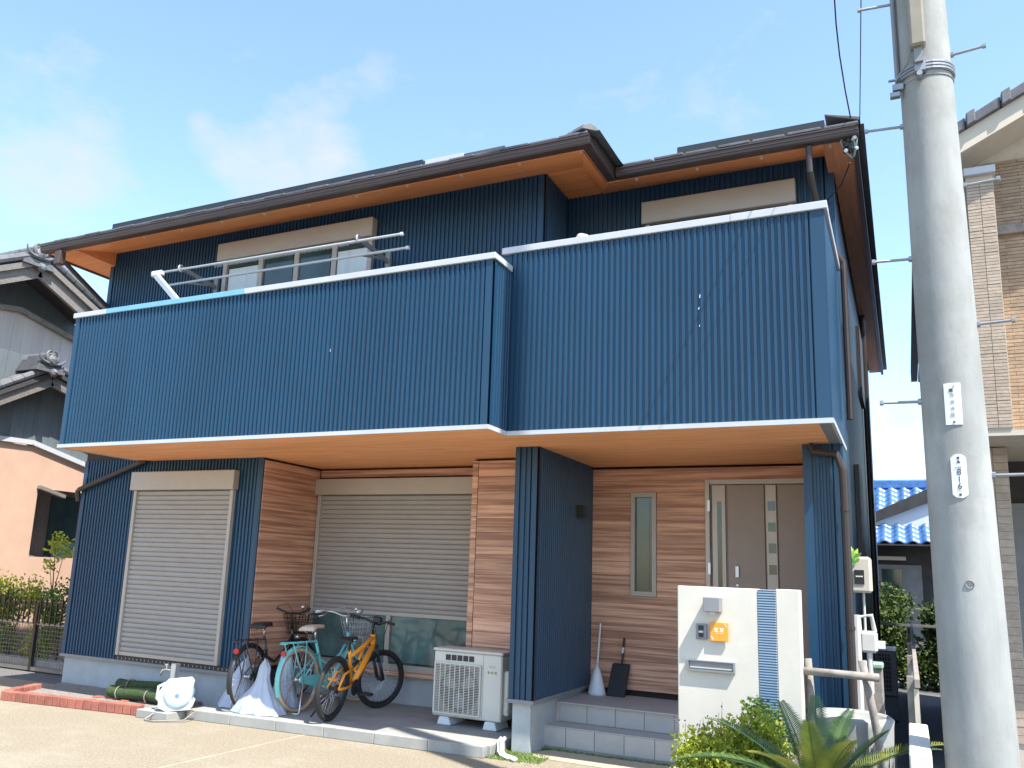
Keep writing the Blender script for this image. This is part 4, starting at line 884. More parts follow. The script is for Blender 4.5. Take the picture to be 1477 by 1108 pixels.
# ------------------------------------------------------------------ broom and dustpan on the porch
zf = .412
t = thing('toilet_brush_broom', 'white cone shaped broom standing upright against the timber wall', 'broom', (-3.03, 9.10, zf)); t.name = 'broom'; BASE['broom'] = Vector((-3.03, 9.10, zf))
P_(MB().lathe([(0, zf), (.10, zf), (.095, zf + .03), (.05, zf + .22), (.022, zf + .29), (0, zf + .29)], (-3.06, 9.12, 0), 20), 'broom_head', 'white', t, smooth=True)
P_(MB().tube([(-3.06, 9.12, zf + .26), (-3.075, 9.27, zf + .74)], .010, 8), 'handle', 'white', t)
t = thing('dustpan', 'black upright dustpan with short handle leaning beside the white broom', 'dustpan', (-2.84, 9.15, zf))
P_(MB().prism([(-2.95, 9.10, zf), (-2.75, 9.10, zf), (-2.735, 9.24, zf + .33), (-2.925, 9.24, zf + .33)], (0, .055, .0)), 'pan', 'black', t, bevel=.008)
P_(MB().tube([(-2.83, 9.27, zf + .30), (-2.81, 9.30, zf + .60)], .012, 8), 'handle', 'black', t); P_(MB().tube([(-2.823, 9.283, zf + .44), (-2.818, 9.29, zf + .50)], .0135, 8), 'handle_band', 'white', t)

# ------------------------------------------------------------------ gate wall
yG = 6.5
t = thing('gate_wall', 'white stucco gate wall with orange nameplate, letter slot and blue striped band', 'gate wall', (-1.13, 6.57, 0))
gx = lambda px, py: PY(px, py, yG)
b0, b1 = gx(1094, 930).x, gx(1120.5, 930).x
P_(MB().box(-1.555, b0, yG, yG + .15, 0, 1.615), 'wall_panel', 'stucco', t, bevel=.006); P_(MB().box(b1, -.69, yG, yG + .15, 0, 1.62), 'wall_panel', 'stucco', t, bevel=.006)
P_(MB().box(b0 - .001, b1 + .001, yG + .03, yG + .13, 0, 1.612), 'slot_back', 'stucco', t)
sl = MB().box(b0 + .001, b1 - .001, yG - .004, yG + .028, -.0042, .0042).mesh('slat', 'stripe_blue', bevel=.0015)
sw_ = MB().box(b0 + .001, b1 - .001, yG - .001, yG + .029, -.0046, .0046).mesh('slat', 'white', bevel=.001)
for i in range(60):
    part('slat', sl, t, (0, 0, 1.604 - i * .0182)); part('slat', sw_, t, (0, 0, 1.5949 - i * .0182))
a, b = gx(1018, 861), gx(1041, 883)
lm_ = P_(MB().box(a.x, b.x + .005, yG - .105, yG - .001, b.z, a.z), 'gate_lamp', 'grey_paint', t, bevel=.004)
P_(MB().lathe([(.0, 0), (.022, 0), (.022, .02)], ((a.x + b.x) / 2, yG - .05, b.z - .018), 12), 'lamp_glass', 'white', lm_)
a, b = gx(1004.5, 899), gx(1020.5, 922.5)
ic = P_(MB().box(a.x, b.x, yG - .022, yG - .001, b.z, a.z), 'intercom', 'grey_paint', t, bevel=.004)
P_(MB().box(a.x + .018, b.x - .022, yG - .024, yG - .0221, b.z + .065, a.z - .012), 'camera_window', 'black', ic); P_(MB().box(a.x + .02, b.x - .024, yG - .024, yG - .0221, b.z + .015, b.z + .045), 'call_button', 'black', ic)
P_(MB().box(a.x + .025, b.x - .03, yG - .026, yG - .0241, b.z + .048, b.z + .058), 'indicator', 'white', ic)
a, b = gx(1025, 897), gx(1051.5, 926)
np_ = P_(MB().box(a.x, b.x, yG - .028, yG - .012, b.z, a.z), 'nameplate', 'nameplate', t, bevel=.003)
w_, h_ = b.x - a.x, a.z - b.z; gl = MB(); yy0, yy1 = yG - .0295, yG - .0281
def st_box(fx0, fx1, fz0, fz1): gl.box(a.x + w_ * fx0, a.x + w_ * fx1, yy0, yy1, b.z + h_ * fz0, b.z + h_ * fz1)
for ox in (.22, .54):                                   # two blurred white characters
    st_box(ox, ox + .22, .66, .69); st_box(ox + .02, ox + .20, .575, .60); st_box(ox, ox + .23, .50, .525); st_box(ox + .09, ox + .13, .526, .574); st_box(ox + .04, ox + .07, .60, .66) ; st_box(ox + .15, ox + .18, .60, .66)
st_box(.30, .72, .41, .425)
for f_ in range(4): st_box(.80 + f_ * .03, .84 + f_ * .03, .90 - f_ * .045, .925 - f_ * .045 + .02)
for f_ in range(4): st_box(.05 + f_ * .03, .09 + f_ * .03, .22 - f_ * .045, .245 - f_ * .045 + .02)
P_(gl, 'lettering', 'sky_print', np_)
P_(MB().box(a.x + .02, b.x - .02, yG - .012, yG - .0, b.z + .02, a.z - .02), 'spacer', 'alu', t)
a, b = gx(992, 950.5), gx(1061, 972)
sp_ = P_(MB().box(a.x + .012, b.x - .012, yG - .018, yG - .001, b.z + .012, a.z - .006), 'letter_slot', 'grey_paint', t, bevel=.002)
fm = MB(); fm.box(a.x, b.x, yG - .032, yG - .0, a.z - .006, a.z); fm.box(a.x, b.x, yG - .032, yG - .0, b.z, b.z + .012); fm.box(a.x, a.x + .012, yG - .032, yG, b.z + .012, a.z - .006); fm.box(b.x - .012, b.x, yG - .032, yG, b.z + .012, a.z - .006)
P_(fm, 'slot_frame', 'grey_paint', sp_)
P_(MB().box(a.x + .02, b.x - .02, yG - .026, yG - .0181, b.z + .022, b.z + .030), 'flap_lip', 'alu', sp_)

# ------------------------------------------------------------------ plants: leaf cloud helper
def leaves(mb, n, fn, size, rnd, up=.4):
    for i in range(n):
        p = fn(rnd); s_ = size * rnd.uniform(.6, 1.25)
        d_ = Vector((rnd.gauss(0, 1), rnd.gauss(0, 1), rnd.gauss(up, .7))).normalized(); q = d_.orthogonal().normalized(); q.rotate(Matrix.Rotation(rnd.uniform(0, 6.3), 3, d_)); w = d_.cross(q).normalized()
        m_ = p + q * s_ * .5
        mb.quad(p, m_ + w * s_ * .28 + d_ * s_ * .06, p + q * s_, m_ - w * s_ * .28 + d_ * s_ * .06)
    return mb
def clumps(cs):
    tot = [c[3] ** 2 for c in cs]
    def fn(r_):
        c = r_.choices(cs, tot)[0]; d_ = Vector((r_.gauss(0, 1), r_.gauss(0, 1), r_.gauss(0, 1))).normalized() * c[3] * (r_.random() ** .45)
        return Vector((c[0] + d_.x, c[1] + d_.y, c[2] + d_.z))
    return fn
def shrub(name, label, base, cs, n, size, m, seed, group=None, cat='shrub', stems=6):
    r_ = random.Random(seed); t = thing(name, label, cat, base, group)
    P_(leaves(MB(), n, clumps(cs), size, r_), 'foliage', m, t)
    sm = MB()
    for i in range(stems):
        c = r_.choice(cs); sm.tube([Vector(base) + Vector((r_.uniform(-.08, .08), r_.uniform(-.05, .05), 0)), Vector(((base[0] + c[0]) / 2, (base[1] + c[1]) / 2, (base[2] + c[2]) / 2)) + Vector((r_.uniform(-.05, .05), 0, .03)), Vector(c[:3])], [.012, .008, .004], 5)
    P_(sm, 'stem', 'bark', t); return t
yB = 5.85
cs = []
r_ = random.Random(11)
for (px, py, rr) in [(1000, 1080, .15), (1040, 1072, .14), (1020, 1095, .16), (1065, 1062, .13), (1080, 1090, .17), (1105, 1065, .14), (1050, 1105, .16), (1110, 1100, .15), (1090, 1045, .10), (1000, 1108, .14)]:
    p = PY(px, py, yB + r_.uniform(-.1, .1)); cs.append((p.x, p.y, p.z, rr))
cs += [(c[0], c[1] + .05, c[2] - .28, c[3] + .04) for c in cs]
bs = shrub('shrub', 'bright yellow green small leaved shrub at the foot of the white gate wall', (-1.08, 5.85, 0), cs, 13000, .036, 'leaf_bright', 12, stems=14)
fl = MB()
for i in range(26):
    c = r_.choice(cs[:10]); x = c[0] + r_.uniform(-.12, .12); z = c[2] + c[3] * r_.uniform(.8, 1.1); y = c[1] + r_.uniform(-.1, .1); fl.tube([(x, y, z - .06), (x + r_.uniform(-.02, .02), y, z + r_.uniform(.0, .05))], [.0018, .001], 4); fl.blob((x, y, z + .02), .006, 5, 4)
P_(fl, 'seed_heads', 'bark', bs)
p = PY(1100, 1020, 6.15)
shrub('shrub', 'feathery blue green shrub between gate wall stripe and cycad', (p.x, 6.15, 0), [(p.x + dx, 6.15 + dy, p.z + dz, rr) for dx, dy, dz, rr in ((-.05, 0, -.02, .09), (.04, .03, -.10, .12), (-.03, 0, -.2, .13), (.1, 0, -.22, .12), (0, 0, -.42, .15))], 2600, .03, 'leaf_mid', 13)
# cycad
cyb = Vector((-.52, 5.55, 0)); t = thing('cycad', 'sago palm with long arching feathered fronds beside the utility pole', 'cycad', tuple(cyb))
P_(MB().lathe([(.10, 0), (.13, .1), (.12, .28), (.10, .38), (.04, .45), (0, .46)], tuple(cyb), 16), 'trunk', 'bark', t)
top = cyb + Vector((0, 0, .40)); r_ = random.Random(21)
def frond(az, el, length, droop, m):
    mb_ = MB(); spine = []; K = 16; p = Vector(top); d_ = Vector((math.cos(az) * math.cos(el), math.sin(az) * math.cos(el), math.sin(el)))
    for k in range(K + 1):
        spine.append(p.copy()); p = p + d_ * (length / K); d_ = (d_ + Vector((0, 0, -droop / K))).normalized()
    mb_.tube(spine, [.010 * (1 - .75 * k / K) for k in range(K + 1)], 5)
    nl = 54
    for i in range(nl):
        f_ = .14 + .86 * i / (nl - 1); k = min(K - 1, int(f_ * K)); q = spine[k].lerp(spine[k + 1], f_ * K - k); ax = (spine[k + 1] - spine[k]).normalized()
        side = ax.cross(Vector((0, 0, 1))).normalized(); upv = side.cross(ax); ll = .105 * math.sin(math.pi * min(1, .25 + f_ * .72)) ** .7 + .02
        for s_ in (-1, 1):
            dd = (side * s_ * .82 + ax * .5 + upv * .32).normalized(); w = ax * .0048
            e = q + dd * ll * r_.uniform(.9, 1.1) - Vector((0, 0, .012)); mmid = q + dd * ll * .5
            mb_.quad(q - w * .7, mmid - w, e, mmid + w, q + w * .7)
    P_(mb_, 'frond', m, t)
for (az, el, ln, dr, m) in [(95, 75, .62, .5, 'cycad'), (60, 66, .62, .7, 'cycad'), (130, 66, .64, .7, 'cycad'), (165, 50, .80, .9, 'cycad'), (200, 40, .85, 1.0, 'cycad'), (20, 48, .85, .9, 'cycad_y'), (-10, 36, .85, 1.0, 'cycad_y'),
                            (-60, 60, .62, .8, 'cycad_y'), (-95, 70, .55, .5, 'cycad_y'), (-120, 50, .7, .9, 'cycad_y'), (-30, 15, .85, .8, 'cycad_y'), (175, 18, .85, .8, 'cycad_y'), (225, 25, .75, .9, 'cycad_y'), (255, 35, .6, .9, 'cycad_y'), (80, 52, .8, .9, 'cycad'), (40, 40, .9, .8, 'cycad'), (5, 60, .6, .6, 'cycad'), (140, 35, .9, .9, 'cycad'), (-75, 30, .65, .9, 'cycad_y')]:
    frond(rad(az), rad(el), ln, dr, m)
# rustic log frame
t = thing('log_frame', 'rustic frame of weathered grey logs beside the gate wall', 'log frame', (-.45, 6.6, 0))
P_(MB().tube([PY(1150, 967, 6.62), PY(1210, 972, 6.6), PY(1268, 978, 6.58)], [.027, .026, .028], 10), 'rail', 'wood_grey', t, smooth=True)
a = PY(1165, 950, 6.67); P_(MB().tube([(a.x, 6.68, a.z), (a.x + .015, 6.68, a.z - .3), (a.x + .0, 6.68, 0)], .026, 10), 'post', 'wood_grey', t, smooth=True)
a = PY(1243, 953, 6.64); b = PY(1260, 1030, 6.64); P_(MB().tube([(a.x, 6.645, a.z), (b.x, 6.645, b.z), (b.x + .10, 6.65, 0)], .026, 10), 'post', 'wood_grey', t, smooth=True)
# round basin behind the cycad, wrapped with netting
t = thing('round_tub', 'large round pale tub wrapped in black netting behind the cycad', 'tub', (-.38, 6.95, 0))
P_(MB().lathe([(.0, .70), (.22, .70), (.235, .74), (.265, .76), (.29, .74), (.285, .70), (.27, .35), (.25, 0), (0, 0)], (-.42, 6.95, 0), 32), 'basin', 'concrete', t, smooth=True)
nb = MB()
for i in range(36):
    a = i * math.pi / 18; nb.tube([(-.42 + (.258 + .0) * math.cos(a), 6.95 + .258 * math.sin(a), .02), (-.42 + .292 * math.cos(a + .2), 6.95 + .292 * math.sin(a + .2), .58)], .0022, 4); nb.tube([(-.42 + .258 * math.cos(a), 6.95 + .258 * math.sin(a), .02), (-.42 + .292 * math.cos(a - .2), 6.95 + .292 * math.sin(a - .2), .58)], .0022, 4)
P_(nb, 'netting', 'black', t)
# green lidded bin by the pipes
t = thing('lidded_bin', 'grey slatted bin with pale green lid beside the side wall', 'bin', (-.35, 9.1, 0))
bt_ = P_(MB().box(-.44, -.25, 9.0, 9.25, 0, .92), 'bin_body', 'wood_grey', t, bevel=.01)
for z in (.25, .5): P_(MB().box(-.445, -.245, 8.994, 9.255, z, z + .025), 'bin_band', 'wood_grey', t)
P_(MB().box(-.45, -.24, 8.98, 9.27, .92, .97), 'lid', mat('pale_green_lid', (.26, .42, .30), .5), t, bevel=.012)

# ------------------------------------------------------------------ boundary wall, side fence
t = thing('boundary_wall', 'low white capped boundary wall running between the two houses', 'wall', (0.02, 5.7, 0))
P_(MB().box(-.035, .065, 4.9, 6.02, 0, .86), 'wall_body', 'stucco', t, bevel=.006)
P_(MB().box(-.03, .06, 6.03, 16, 0, .35), 'wall_body', 'mid_grey', t)
t = thing('boundary_fence', 'beige metal fence posts with slanting rail on the boundary wall', 'fence', (.02, 9, .35), )
for y in (6.15, 8.1, 10.1, 12.1, 14.1): P_(MB().box(-.035, .005, y, y + .05, .35, 1.12), 'post', 'wood_grey', t); 
P_(MB().box(.008, .038, 6.1, 15.9, 1.06, 1.11), 'rail', 'wood_grey', t); P_(MB().box(.008, .03, 6.1, 15.9, .45, .49), 'rail', 'wood_grey', t)
P_(MB().box(.002, .03, 6.12, 6.30, .35, 1.05), 'end_bracket', 'cream', t)
t = thing('back_fence', 'thin dark rail fence in front of the hedge behind the house', 'fence', (0, 16.4, 0))
P_(MB().box(-2, 6, 16.38, 16.42, 1.05, 1.09), 'rail', 'mid_grey', t)
for i in range(16): P_(MB().box(-2 + i * .5, -1.97 + i * .5, 16.385, 16.415, .0, 1.05), 'baluster', 'mid_grey', t)
bu = PY(1265, 940, 12.6)
t = thing('outdoor_unit', 'small grey air conditioner outdoor unit far along the side passage', 'air conditioner', (-.3, 12.8, 0))
P_(MB().box(-.42, -.18, 12.6, 13.0, .3, .86), 'casing', 'mid_grey', t, bevel=.01); P_(MB().box(-.43, -.17, 12.59, 13.01, .861, .90), 'top_panel', 'alu', t, bevel=.005)
P_(MB().box(-.40, -.24, 12.592, 12.599, .36, .82), 'grille', 'ac_dark', t); gb = MB()
for i in range(8): gb.box(-.40, -.24, 12.585, 12.591, .39 + i * .056, .40 + i * .056)
for i in range(5): gb.box(-.385 + i * .033, -.379 + i * .033, 12.582, 12.5845, .36, .82)
P_(gb, 'grille_bars', 'mid_grey', t); P_(MB().box(-.42, -.18, 12.65, 12.95, 0, .298), 'stand', 'mid_grey', t)
# hedge
r_ = random.Random(31)
for i in range(6):
    x = -1.1 + i * .75; cs = [(x + r_.uniform(-.25, .25), 17.2 + r_.uniform(-.2, .2), z, r_.uniform(.34, .46)) for z in (.3, .6, .9, 1.05, 1.2 + .15 * (i % 2))]
    shrub('hedge_bush', 'dark clipped hedge bush behind the back rail fence', (x, 17.2, 0), cs, 3600, .10, 'leaf_dark', 40 + i, 'hedge bushes', 'hedge')
# blue tiled house behind
t = thing('tiled_house', 'dark walled house with glazed blue tile roof behind the hedge', 'house', (0, 24, 0))
P_(MB().box(-4, 6, 21.6, 28, 0, 2.75), 'wall', 'dark_wall', t); 
P_(MB().box(-.6, .3, 21.56, 21.6, .2, 2.2), 'sliding_door', 'mid_grey', t); P_(MB().box(-.5, -.1, 21.54, 21.559, .4, 2.1), 'pane', 'glass', t); P_(MB().box(.8, 1.4, 21.56, 21.6, 1.2, 2.3), 'window', 'curtain', t)
P_(MB().box(-.9, .0, 21.4, 21.55, 2.3, 2.38), 'awning', 'cream', t)
def tile_mesh(w, l, m):
    mb_ = MB(); K = 8
    for k in range(K + 1):
        u = k / K; z = .035 * math.sin(u * 2 * math.pi) ; 
        for (yy, dz) in ((0, 0), (0, .03), (l, .03)): mb_.v.append((u * w, yy, z + dz))
    for k in range(K): mb_.f += [(k * 3, k * 3 + 3, k * 3 + 4, k * 3 + 1), (k * 3 + 1, k * 3 + 4, k * 3 + 5, k * 3 + 2)]
    return mb_.mesh('roof_tile', m, smooth=True)
tb = tile_mesh(.29, .33, 'kawara_blue')
def tile_roof(parent, x0, nx_, y0, z0, ny_, slope, w=.28, l=.28, me=None):
    back = P_(MB().prism([(x0, y0, z0 - .06), (x0 + nx_ * w, y0, z0 - .06), (x0 + nx_ * w, y0 + ny_ * l, z0 - .06 + ny_ * l * slope), (x0, y0 + ny_ * l, z0 - .06 + ny_ * l * slope)], (0, 0, .03)), 'roof', 'dark_wall', parent)
    for j in range(ny_):
        for i in range(nx_):
            o = bpy.data.objects.new('roof_tile', me); COL.objects.link(o); o.parent = back; o.location = (x0 + i * w, y0 + j * l, z0 + j * l * slope); o.rotation_euler.x = math.atan(slope)
e1 = PY(1290, 783, 21.0); tile_roof(t, -1.6, 13, 21.0, e1.z, 5, .42, me=tb)
e2 = PY(1290, 752, 22.2); tile_roof(t, -2.0, 12, 22.2, e2.z, 7, .50, me=tb); 
P_(MB().box(-2.1, 2.0, 24.05, 24.3, e2.z + .95, e2.z + 1.2), 'ridge', 'kawara_blue', t, bevel=.04)
P_(MB().box(-4, 6, 22.5, 28, 2.75, e2.z), 'wall', 'white', t)
yg_ = 21.95
P_(MB().prism([PY(1244, 746, yg_), PY(1352, 699, yg_), PY(1352, 720, yg_), PY(1244, 760, yg_)], (0, .08, 0)), 'gable_board', 'dark_wall', t)
P_(MB().prism([PY(1244, 757, yg_ + .1), PY(1352, 716, yg_ + .1), PY(1352, 762, yg_ + .1), PY(1244, 762, yg_ + .1)], (0, .08, 0)), 'gable_wall', 'white', t)

# ------------------------------------------------------------------ utility pole
t = thing('utility_pole', 'tall tapering concrete utility pole with step bolts and number plates', 'utility pole', (.285, 5.2, 0))
pb = Vector((.30, 5.2, 0)); pt_ = Vector((.165, 5.2, 13.0)); rb, rt = .172, .078
def pc(z): return pb.lerp(pt_, z / 13.0)
def prd(z): return rb + (rt - rb) * z / 13.0
P_(MB().tube([pc(z) for z in [k * .5 for k in range(27)]], [prd(k * .5) for k in range(27)], 40), 'shaft', 'pole', t, smooth=True)
def onpole(px, py): return PY(px, py, 5.2 - .17)
def bolt(z, side, ang=0, name='step_bolt', ln=.19):
    c = pc(z); d_ = Vector((math.cos(ang) * side, math.sin(ang), 0)); a = c + d_ * (prd(z) - .01); b = c + d_ * (prd(z) + ln)
    o = P_(MB().tube([a, b], .0085, 8).tube([b, b + d_ * .018], .016, 6).tube([a, a + d_ * .025], .018, 6), name, 'steel', t)
zl = [PY(1252, 17, 5.2).z, PY(1266, 191, 5.2).z, PY(1280, 379, 5.2).z, PY(1294, 582, 5.2).z]
zr = [PY(1394, 78, 5.2).z, PY(1420, 266, 5.2).z, PY(1440, 467, 5.2).z, PY(1465, 686, 5.2).z]
for z in zl: bolt(z, -1, -.10)
for z in zr: bolt(z, 1, -.15, ln=.16)
# band clamp, lamp housing, conduit
zb0 = PY(1327, 92, 5.03).z
def ringp(z, r, k=28): c = pc(z); return [(c.x + r * math.cos(2 * math.pi * j / k), c.y + r * math.sin(2 * math.pi * j / k), z) for j in range(k)]
bn = MB(); 
for dz in (-.02, 0, .02): bn.tube(ringp(zb0 + dz, prd(zb0) + .006), .010, 6, closed=True)
bd_ = P_(bn, 'band_clamp', 'steel', t)
P_(MB().tube(ringp(zb0 - .06, prd(zb0) + .003), .004, 5, closed=True), 'band_strap', 'steel', t)
a = PY(1324, 66, 4.98); c = pc(zb0)
P_(MB().box(a.x - .04, a.x + .04, c.y - prd(zb0) - .10, c.y - prd(zb0) - .02, a.z, a.z + .75), 'lamp_cover', 'lamp_plastic', t, bevel=.012)
P_(MB().box(a.x - .022, a.x + .022, c.y - prd(zb0) - .07, c.y - prd(zb0) - .02, a.z - .09, a.z + .0), 'lamp_bracket', 'grey_paint', t)
P_(MB().box(a.x - .022, a.x + .035, c.y - prd(zb0) - .05, c.y - prd(zb0) + .0, zb0 - .05, zb0 + .03).tube([(a.x, c.y - prd(zb0) - .06, zb0 - .07), (a.x, c.y - prd(zb0), zb0 - .07)], .016, 8), 'bracket_bolt', 'steel', t)
cl = pc(zb0) + Vector((-prd(zb0) - .012, -.04, 0))
P_(MB().tube([(cl.x, cl.y, zb0 - .02), (cl.x - .012, cl.y, zb0 + 2.5)], .014, 8), 'conduit', 'grey_paint', t)
for q_ in ((-.03, .03, -.05, -.01, -.09, -.05), (-.05, 0, -.04, -.02, -.02, -.01), (-.045, .01, -.05, -.01, -.13, -.10)): P_(MB().box(cl.x + q_[0], cl.x + q_[1], cl.y + q_[2], cl.y + q_[3], zb0 + q_[4], zb0 + q_[5]), 'clamp_hook', 'steel', t, bevel=.003)
P_(MB().tube([(a.x - .03, c.y - prd(zb0) - .05, a.z + .03), (a.x - .06, c.y - prd(zb0) - .03, zb0 + .02), (a.x - .12, c.y - prd(zb0) + .05, zb0 - .03), cl], .006, 6), 'lamp_wire', 'grey_paint', t)
# number plates (flat enamel on the shaft, turned to face the photographer's street)
def plate(px0, py0, px1, py1, name, rows, corner):
    z1 = onpole((px0 + px1) / 2, py0).z; z0 = onpole((px0 + px1) / 2, py1).z; zc = (z0 + z1) / 2; c = pc(zc); r_ = prd(zc)
    xm = (onpole(px0, (py0 + py1) / 2).x + onpole(px1, (py0 + py1) / 2).x) / 2; w = (onpole(px1, (py0 + py1) / 2).x - onpole(px0, (py0 + py1) / 2).x)
    s_ = max(-1, min(1, (xm - c.x) / r_)); th = math.asin(s_); mbp = MB(); h2 = (z1 - z0) / 2; K = 6
    def cyl(u, v, rr): a_ = u / r_; return Vector((math.sin(th + a_) * rr, -math.cos(th + a_) * rr, v))
    o_r, i_r = r_ + .006, r_ + .001
    for k in range(K + 1):
        u = -w / 2 + w * k / K; cut = corner * max(0, (abs(u) - (w / 2 - corner)) / corner) if corner else 0
        for rr in (i_r, o_r):
            for v_ in (-h2 + cut, h2 - cut): mbp.v.append(tuple(c + cyl(u, v_, rr)))
    for k in range(K):
        b_ = k * 4; mbp.f += [(b_ + 2, b_ + 6, b_ + 7, b_ + 3), (b_, b_ + 1, b_ + 5, b_ + 4), (b_ + 1, b_ + 3, b_ + 7, b_ + 5), (b_, b_ + 4, b_ + 6, b_ + 2)]
    mbp.f += [(0, 2, 3, 1), (K * 4, K * 4 + 1, K * 4 + 3, K * 4 + 2)]
    po = P_(mbp, name, 'plate', t)
    for (txt, sz, u, v, m) in rows:
        if txt == '#':
            o = part('bolt_head', MB().box(-sz / 2, sz / 2, -sz / 2, sz / 2, -.001, .001).mesh('bolt_head', m), po)
        elif txt == '=':
            mk_ = MB()
            for q in range(4): mk_.box(-sz / 2, sz / 2, (-.5 + q * .3) * sz, (-.42 + q * .3) * sz, 0, .001)
            mk_.box(-sz * .05, sz * .05, -.5 * sz, .5 * sz, 0, .001); mk_.box(-sz * .4, -sz * .3, -.2 * sz, .3 * sz, 0, .001)
            o = part('print_mark', mk_.mesh('print_mark', m), po)
        else: o = part('lettering', textmesh(txt, sz, 'lettering', m), po)
        a_ = th + u / r_; p = c + Vector((math.sin(a_) * (r_ + .0075), -math.cos(a_) * (r_ + .0075), v * h2))
        o.matrix_basis = Matrix.Translation(p) @ Matrix.Rotation(a_, 4, 'Z') @ Matrix.Rotation(math.pi / 2, 4, 'X')
plate(1373, 655, 1395, 718, 'number_plate', [('#', .012, 0, .84, 'ink'), ('▲', .022, 0, .66, 'ink'), ('04R', .020, 0, .40, 'ink_grey'), ('8', .045, 0, .17, 'ink'), ('1', .045, 0, -.17, 'ink'), ('6', .045, 0, -.47, 'ink'), ('76 27', .010, 0, -.66, 'ink_grey'), ('#', .012, 0, -.85, 'ink')], .018)
plate(1363, 552, 1387, 612, 'number_plate', [('=', .013, .008, .86, 'ink_grey'), ('#', .018, -.006, .66, 'ink'), ('=', .020, 0, .46, 'ink_grey'), ('=', .020, 0, .12, 'ink_grey'), ('=', .018, 0, -.2, 'ink_grey'), ('=', .022, -.002, -.5, 'ink_grey'), ('#', .010, 0, -.87, 'ink')], 0)
q = onpole(1399, 843); c = pc(q.z); th = math.asin(max(-1, min(1, (q.x - c.x) / prd(q.z))))
em = MB(); k = 20; em.tube([(.020 * math.cos(2 * math.pi * j / k), .020 * math.sin(2 * math.pi * j / k), 0) for j in range(k)], .0025, 5, closed=True); em.box(-.012, .012, -.002, .002, 0, .002).box(-.002, .002, -.006, .006, 0, .002).box(-.009, -.007, -.006, .006, 0, .002).box(.007, .009, -.006, .006, 0, .002)
o = part('cast_emblem', em.mesh('cast_emblem', 'mid_grey'), t); o.matrix_basis = Matrix.Translation(c + Vector((math.sin(th) * (prd(q.z) + .002), -math.cos(th) * (prd(q.z) + .002), 0))) @ Matrix.Rotation(th, 4, 'Z') @ Matrix.Rotation(math.pi / 2, 4, 'X')
# overhead service cables
def cable(pts, r, label):
    return tag(MB().tube(pts, r, 6).build('service_cable', 'wire', smooth=True), label, 'cable', 'service cables')
q0 = PY(1228, 176, 7.88)
cable([q0, PY(1219, 130, 7.5), PY(1211, 80, 7.1), PY(1206, 35, 6.7), PY(1203, -10, 6.3), PY(1200, -120, 5.6)], .0065, 'curved black service cable dropping to the eave corner, the slacker one')
cable([PY(1240, 186, 7.9), PY(1241, 90, 7.2), PY(1242, -10, 6.4), PY(1243, -120, 5.7)], .0045, 'straight thin service cable dropping to the eave corner')

# ------------------------------------------------------------------ tan tiled house at the right
yT = 9.0
t = thing('tan_tile_house', 'tan brick tile house with dark tiled gable behind the utility pole', 'house', (3, 10, 0))
xw0 = PY(1378, 260, yT).x
zs_ = PY(1440, 622, yT).z
yv = 8.45; v0 = PY(1366, 232, yv); v1 = PY(1490, 158, yv); sl_ = (v1.z - v0.z) / (v1.x - v0.x); xa = PY(1340, 250, 8.45).x
def vz(x): return v0.z + sl_ * (x - v0.x)
P_(MB().prism([(xw0, yT + .02, zs_), (2.7, yT + .02, zs_), (2.7, yT + .02, vz(2.7) + .1), (xw0, yT + .02, vz(xw0) + .1)], (0, 5.9, 0)), 'wall', 'mortar', t)
wl = P_(MB().prism([(xw0, yT + .005, zs_), (2.7, yT + .005, zs_), (2.7, yT + .005, vz(2.7) + .1), (xw0, yT + .005, vz(xw0) + .1)], (0, .014, 0)), 'wall_face', 'mortar', t)
def tiles(parent, x0, x1, y, z0, z1, tw, th_, m, seed, gap=.0045, flush=True, zmax=None):
    r_ = random.Random(seed); me = [MB().box(0, tw - gap, 0, d_, 0, th_ - gap).mesh('wall_tile', m) for d_ in (.012, .0132, .0146)]
    z = z0; j = 0; n_ = 0
    while z < z1 - .01:
        x = x0 - (tw / 2 if (j % 2 and not flush) else 0)
        while x < x1 - .02 and not (zmax and z + th_ > zmax(x)):
            mm = r_.choice(me); o = bpy.data.objects.new('wall_tile', mm); COL.objects.link(o); o.parent = parent; o.location = (max(x, x0), y - mm.vertices[0].co.y - max(v_.co.y for v_ in mm.vertices), z)
            if x < x0: o.scale.x = .5
            n_ += 1; x += tw
        z += th_; j += 1
    return n_
cw0, cw1 = PY(1396, 300, 8.62).x, PY(1436, 300, 8.62).x
tj = MB(); rt_ = random.Random(9); z = zs_; j = 0
while z < 8.2:
    for (xs_, xe2) in ((xw0, cw1 - .065), (cw1 + .565, 2.69)):
        x = xs_
        while x < xe2 - .02:
            x2 = min(x + rt_.choice((.31, .155, .31)), xe2)
            if z + .0345 < vz(x) + .06: tj.box(x, x2 - .0045, yT - rt_.choice((.012, .0132, .0146)), yT + .004, z, z + .030)
            x = x2
    z += .0345
P_(tj, 'wall_tiles', 'tan_tile', t)['kind'] = 'stuff'
n1 = tiles(wl, cw1 - .06, cw1 + .54, yT, zs_, 7.2, .31, .0345, 'tan_tile', 1, flush=False, zmax=lambda x: vz(x) + .06)
pil = P_(MB().box(cw0, cw1, 8.64, yT + .02, zs_ - .05, PY(1410, 252, 8.62).z), 'pilaster', 'mortar', t)
tiles(pil, cw0, cw1 - .01, 8.64, zs_ - .03, PY(1410, 262, 8.62).z, (cw1 - cw0) / 2, .031, 'tan_pale', 2)
zc_ = PY(1410, 252, 8.6).z; P_(MB().box(cw0 - .02, cw1 + .02, 8.58, yT + .03, zc_, zc_ + .075), 'pilaster_cap', 'white_trim', t, bevel=.006)
za = PY(1450, 332, 8.95).z; P_(MB().box(cw1 + .002, 3.2, 8.93, yT - .022, za - .04, za + .05), 'string_course', 'wood_grey', t, bevel=.004)
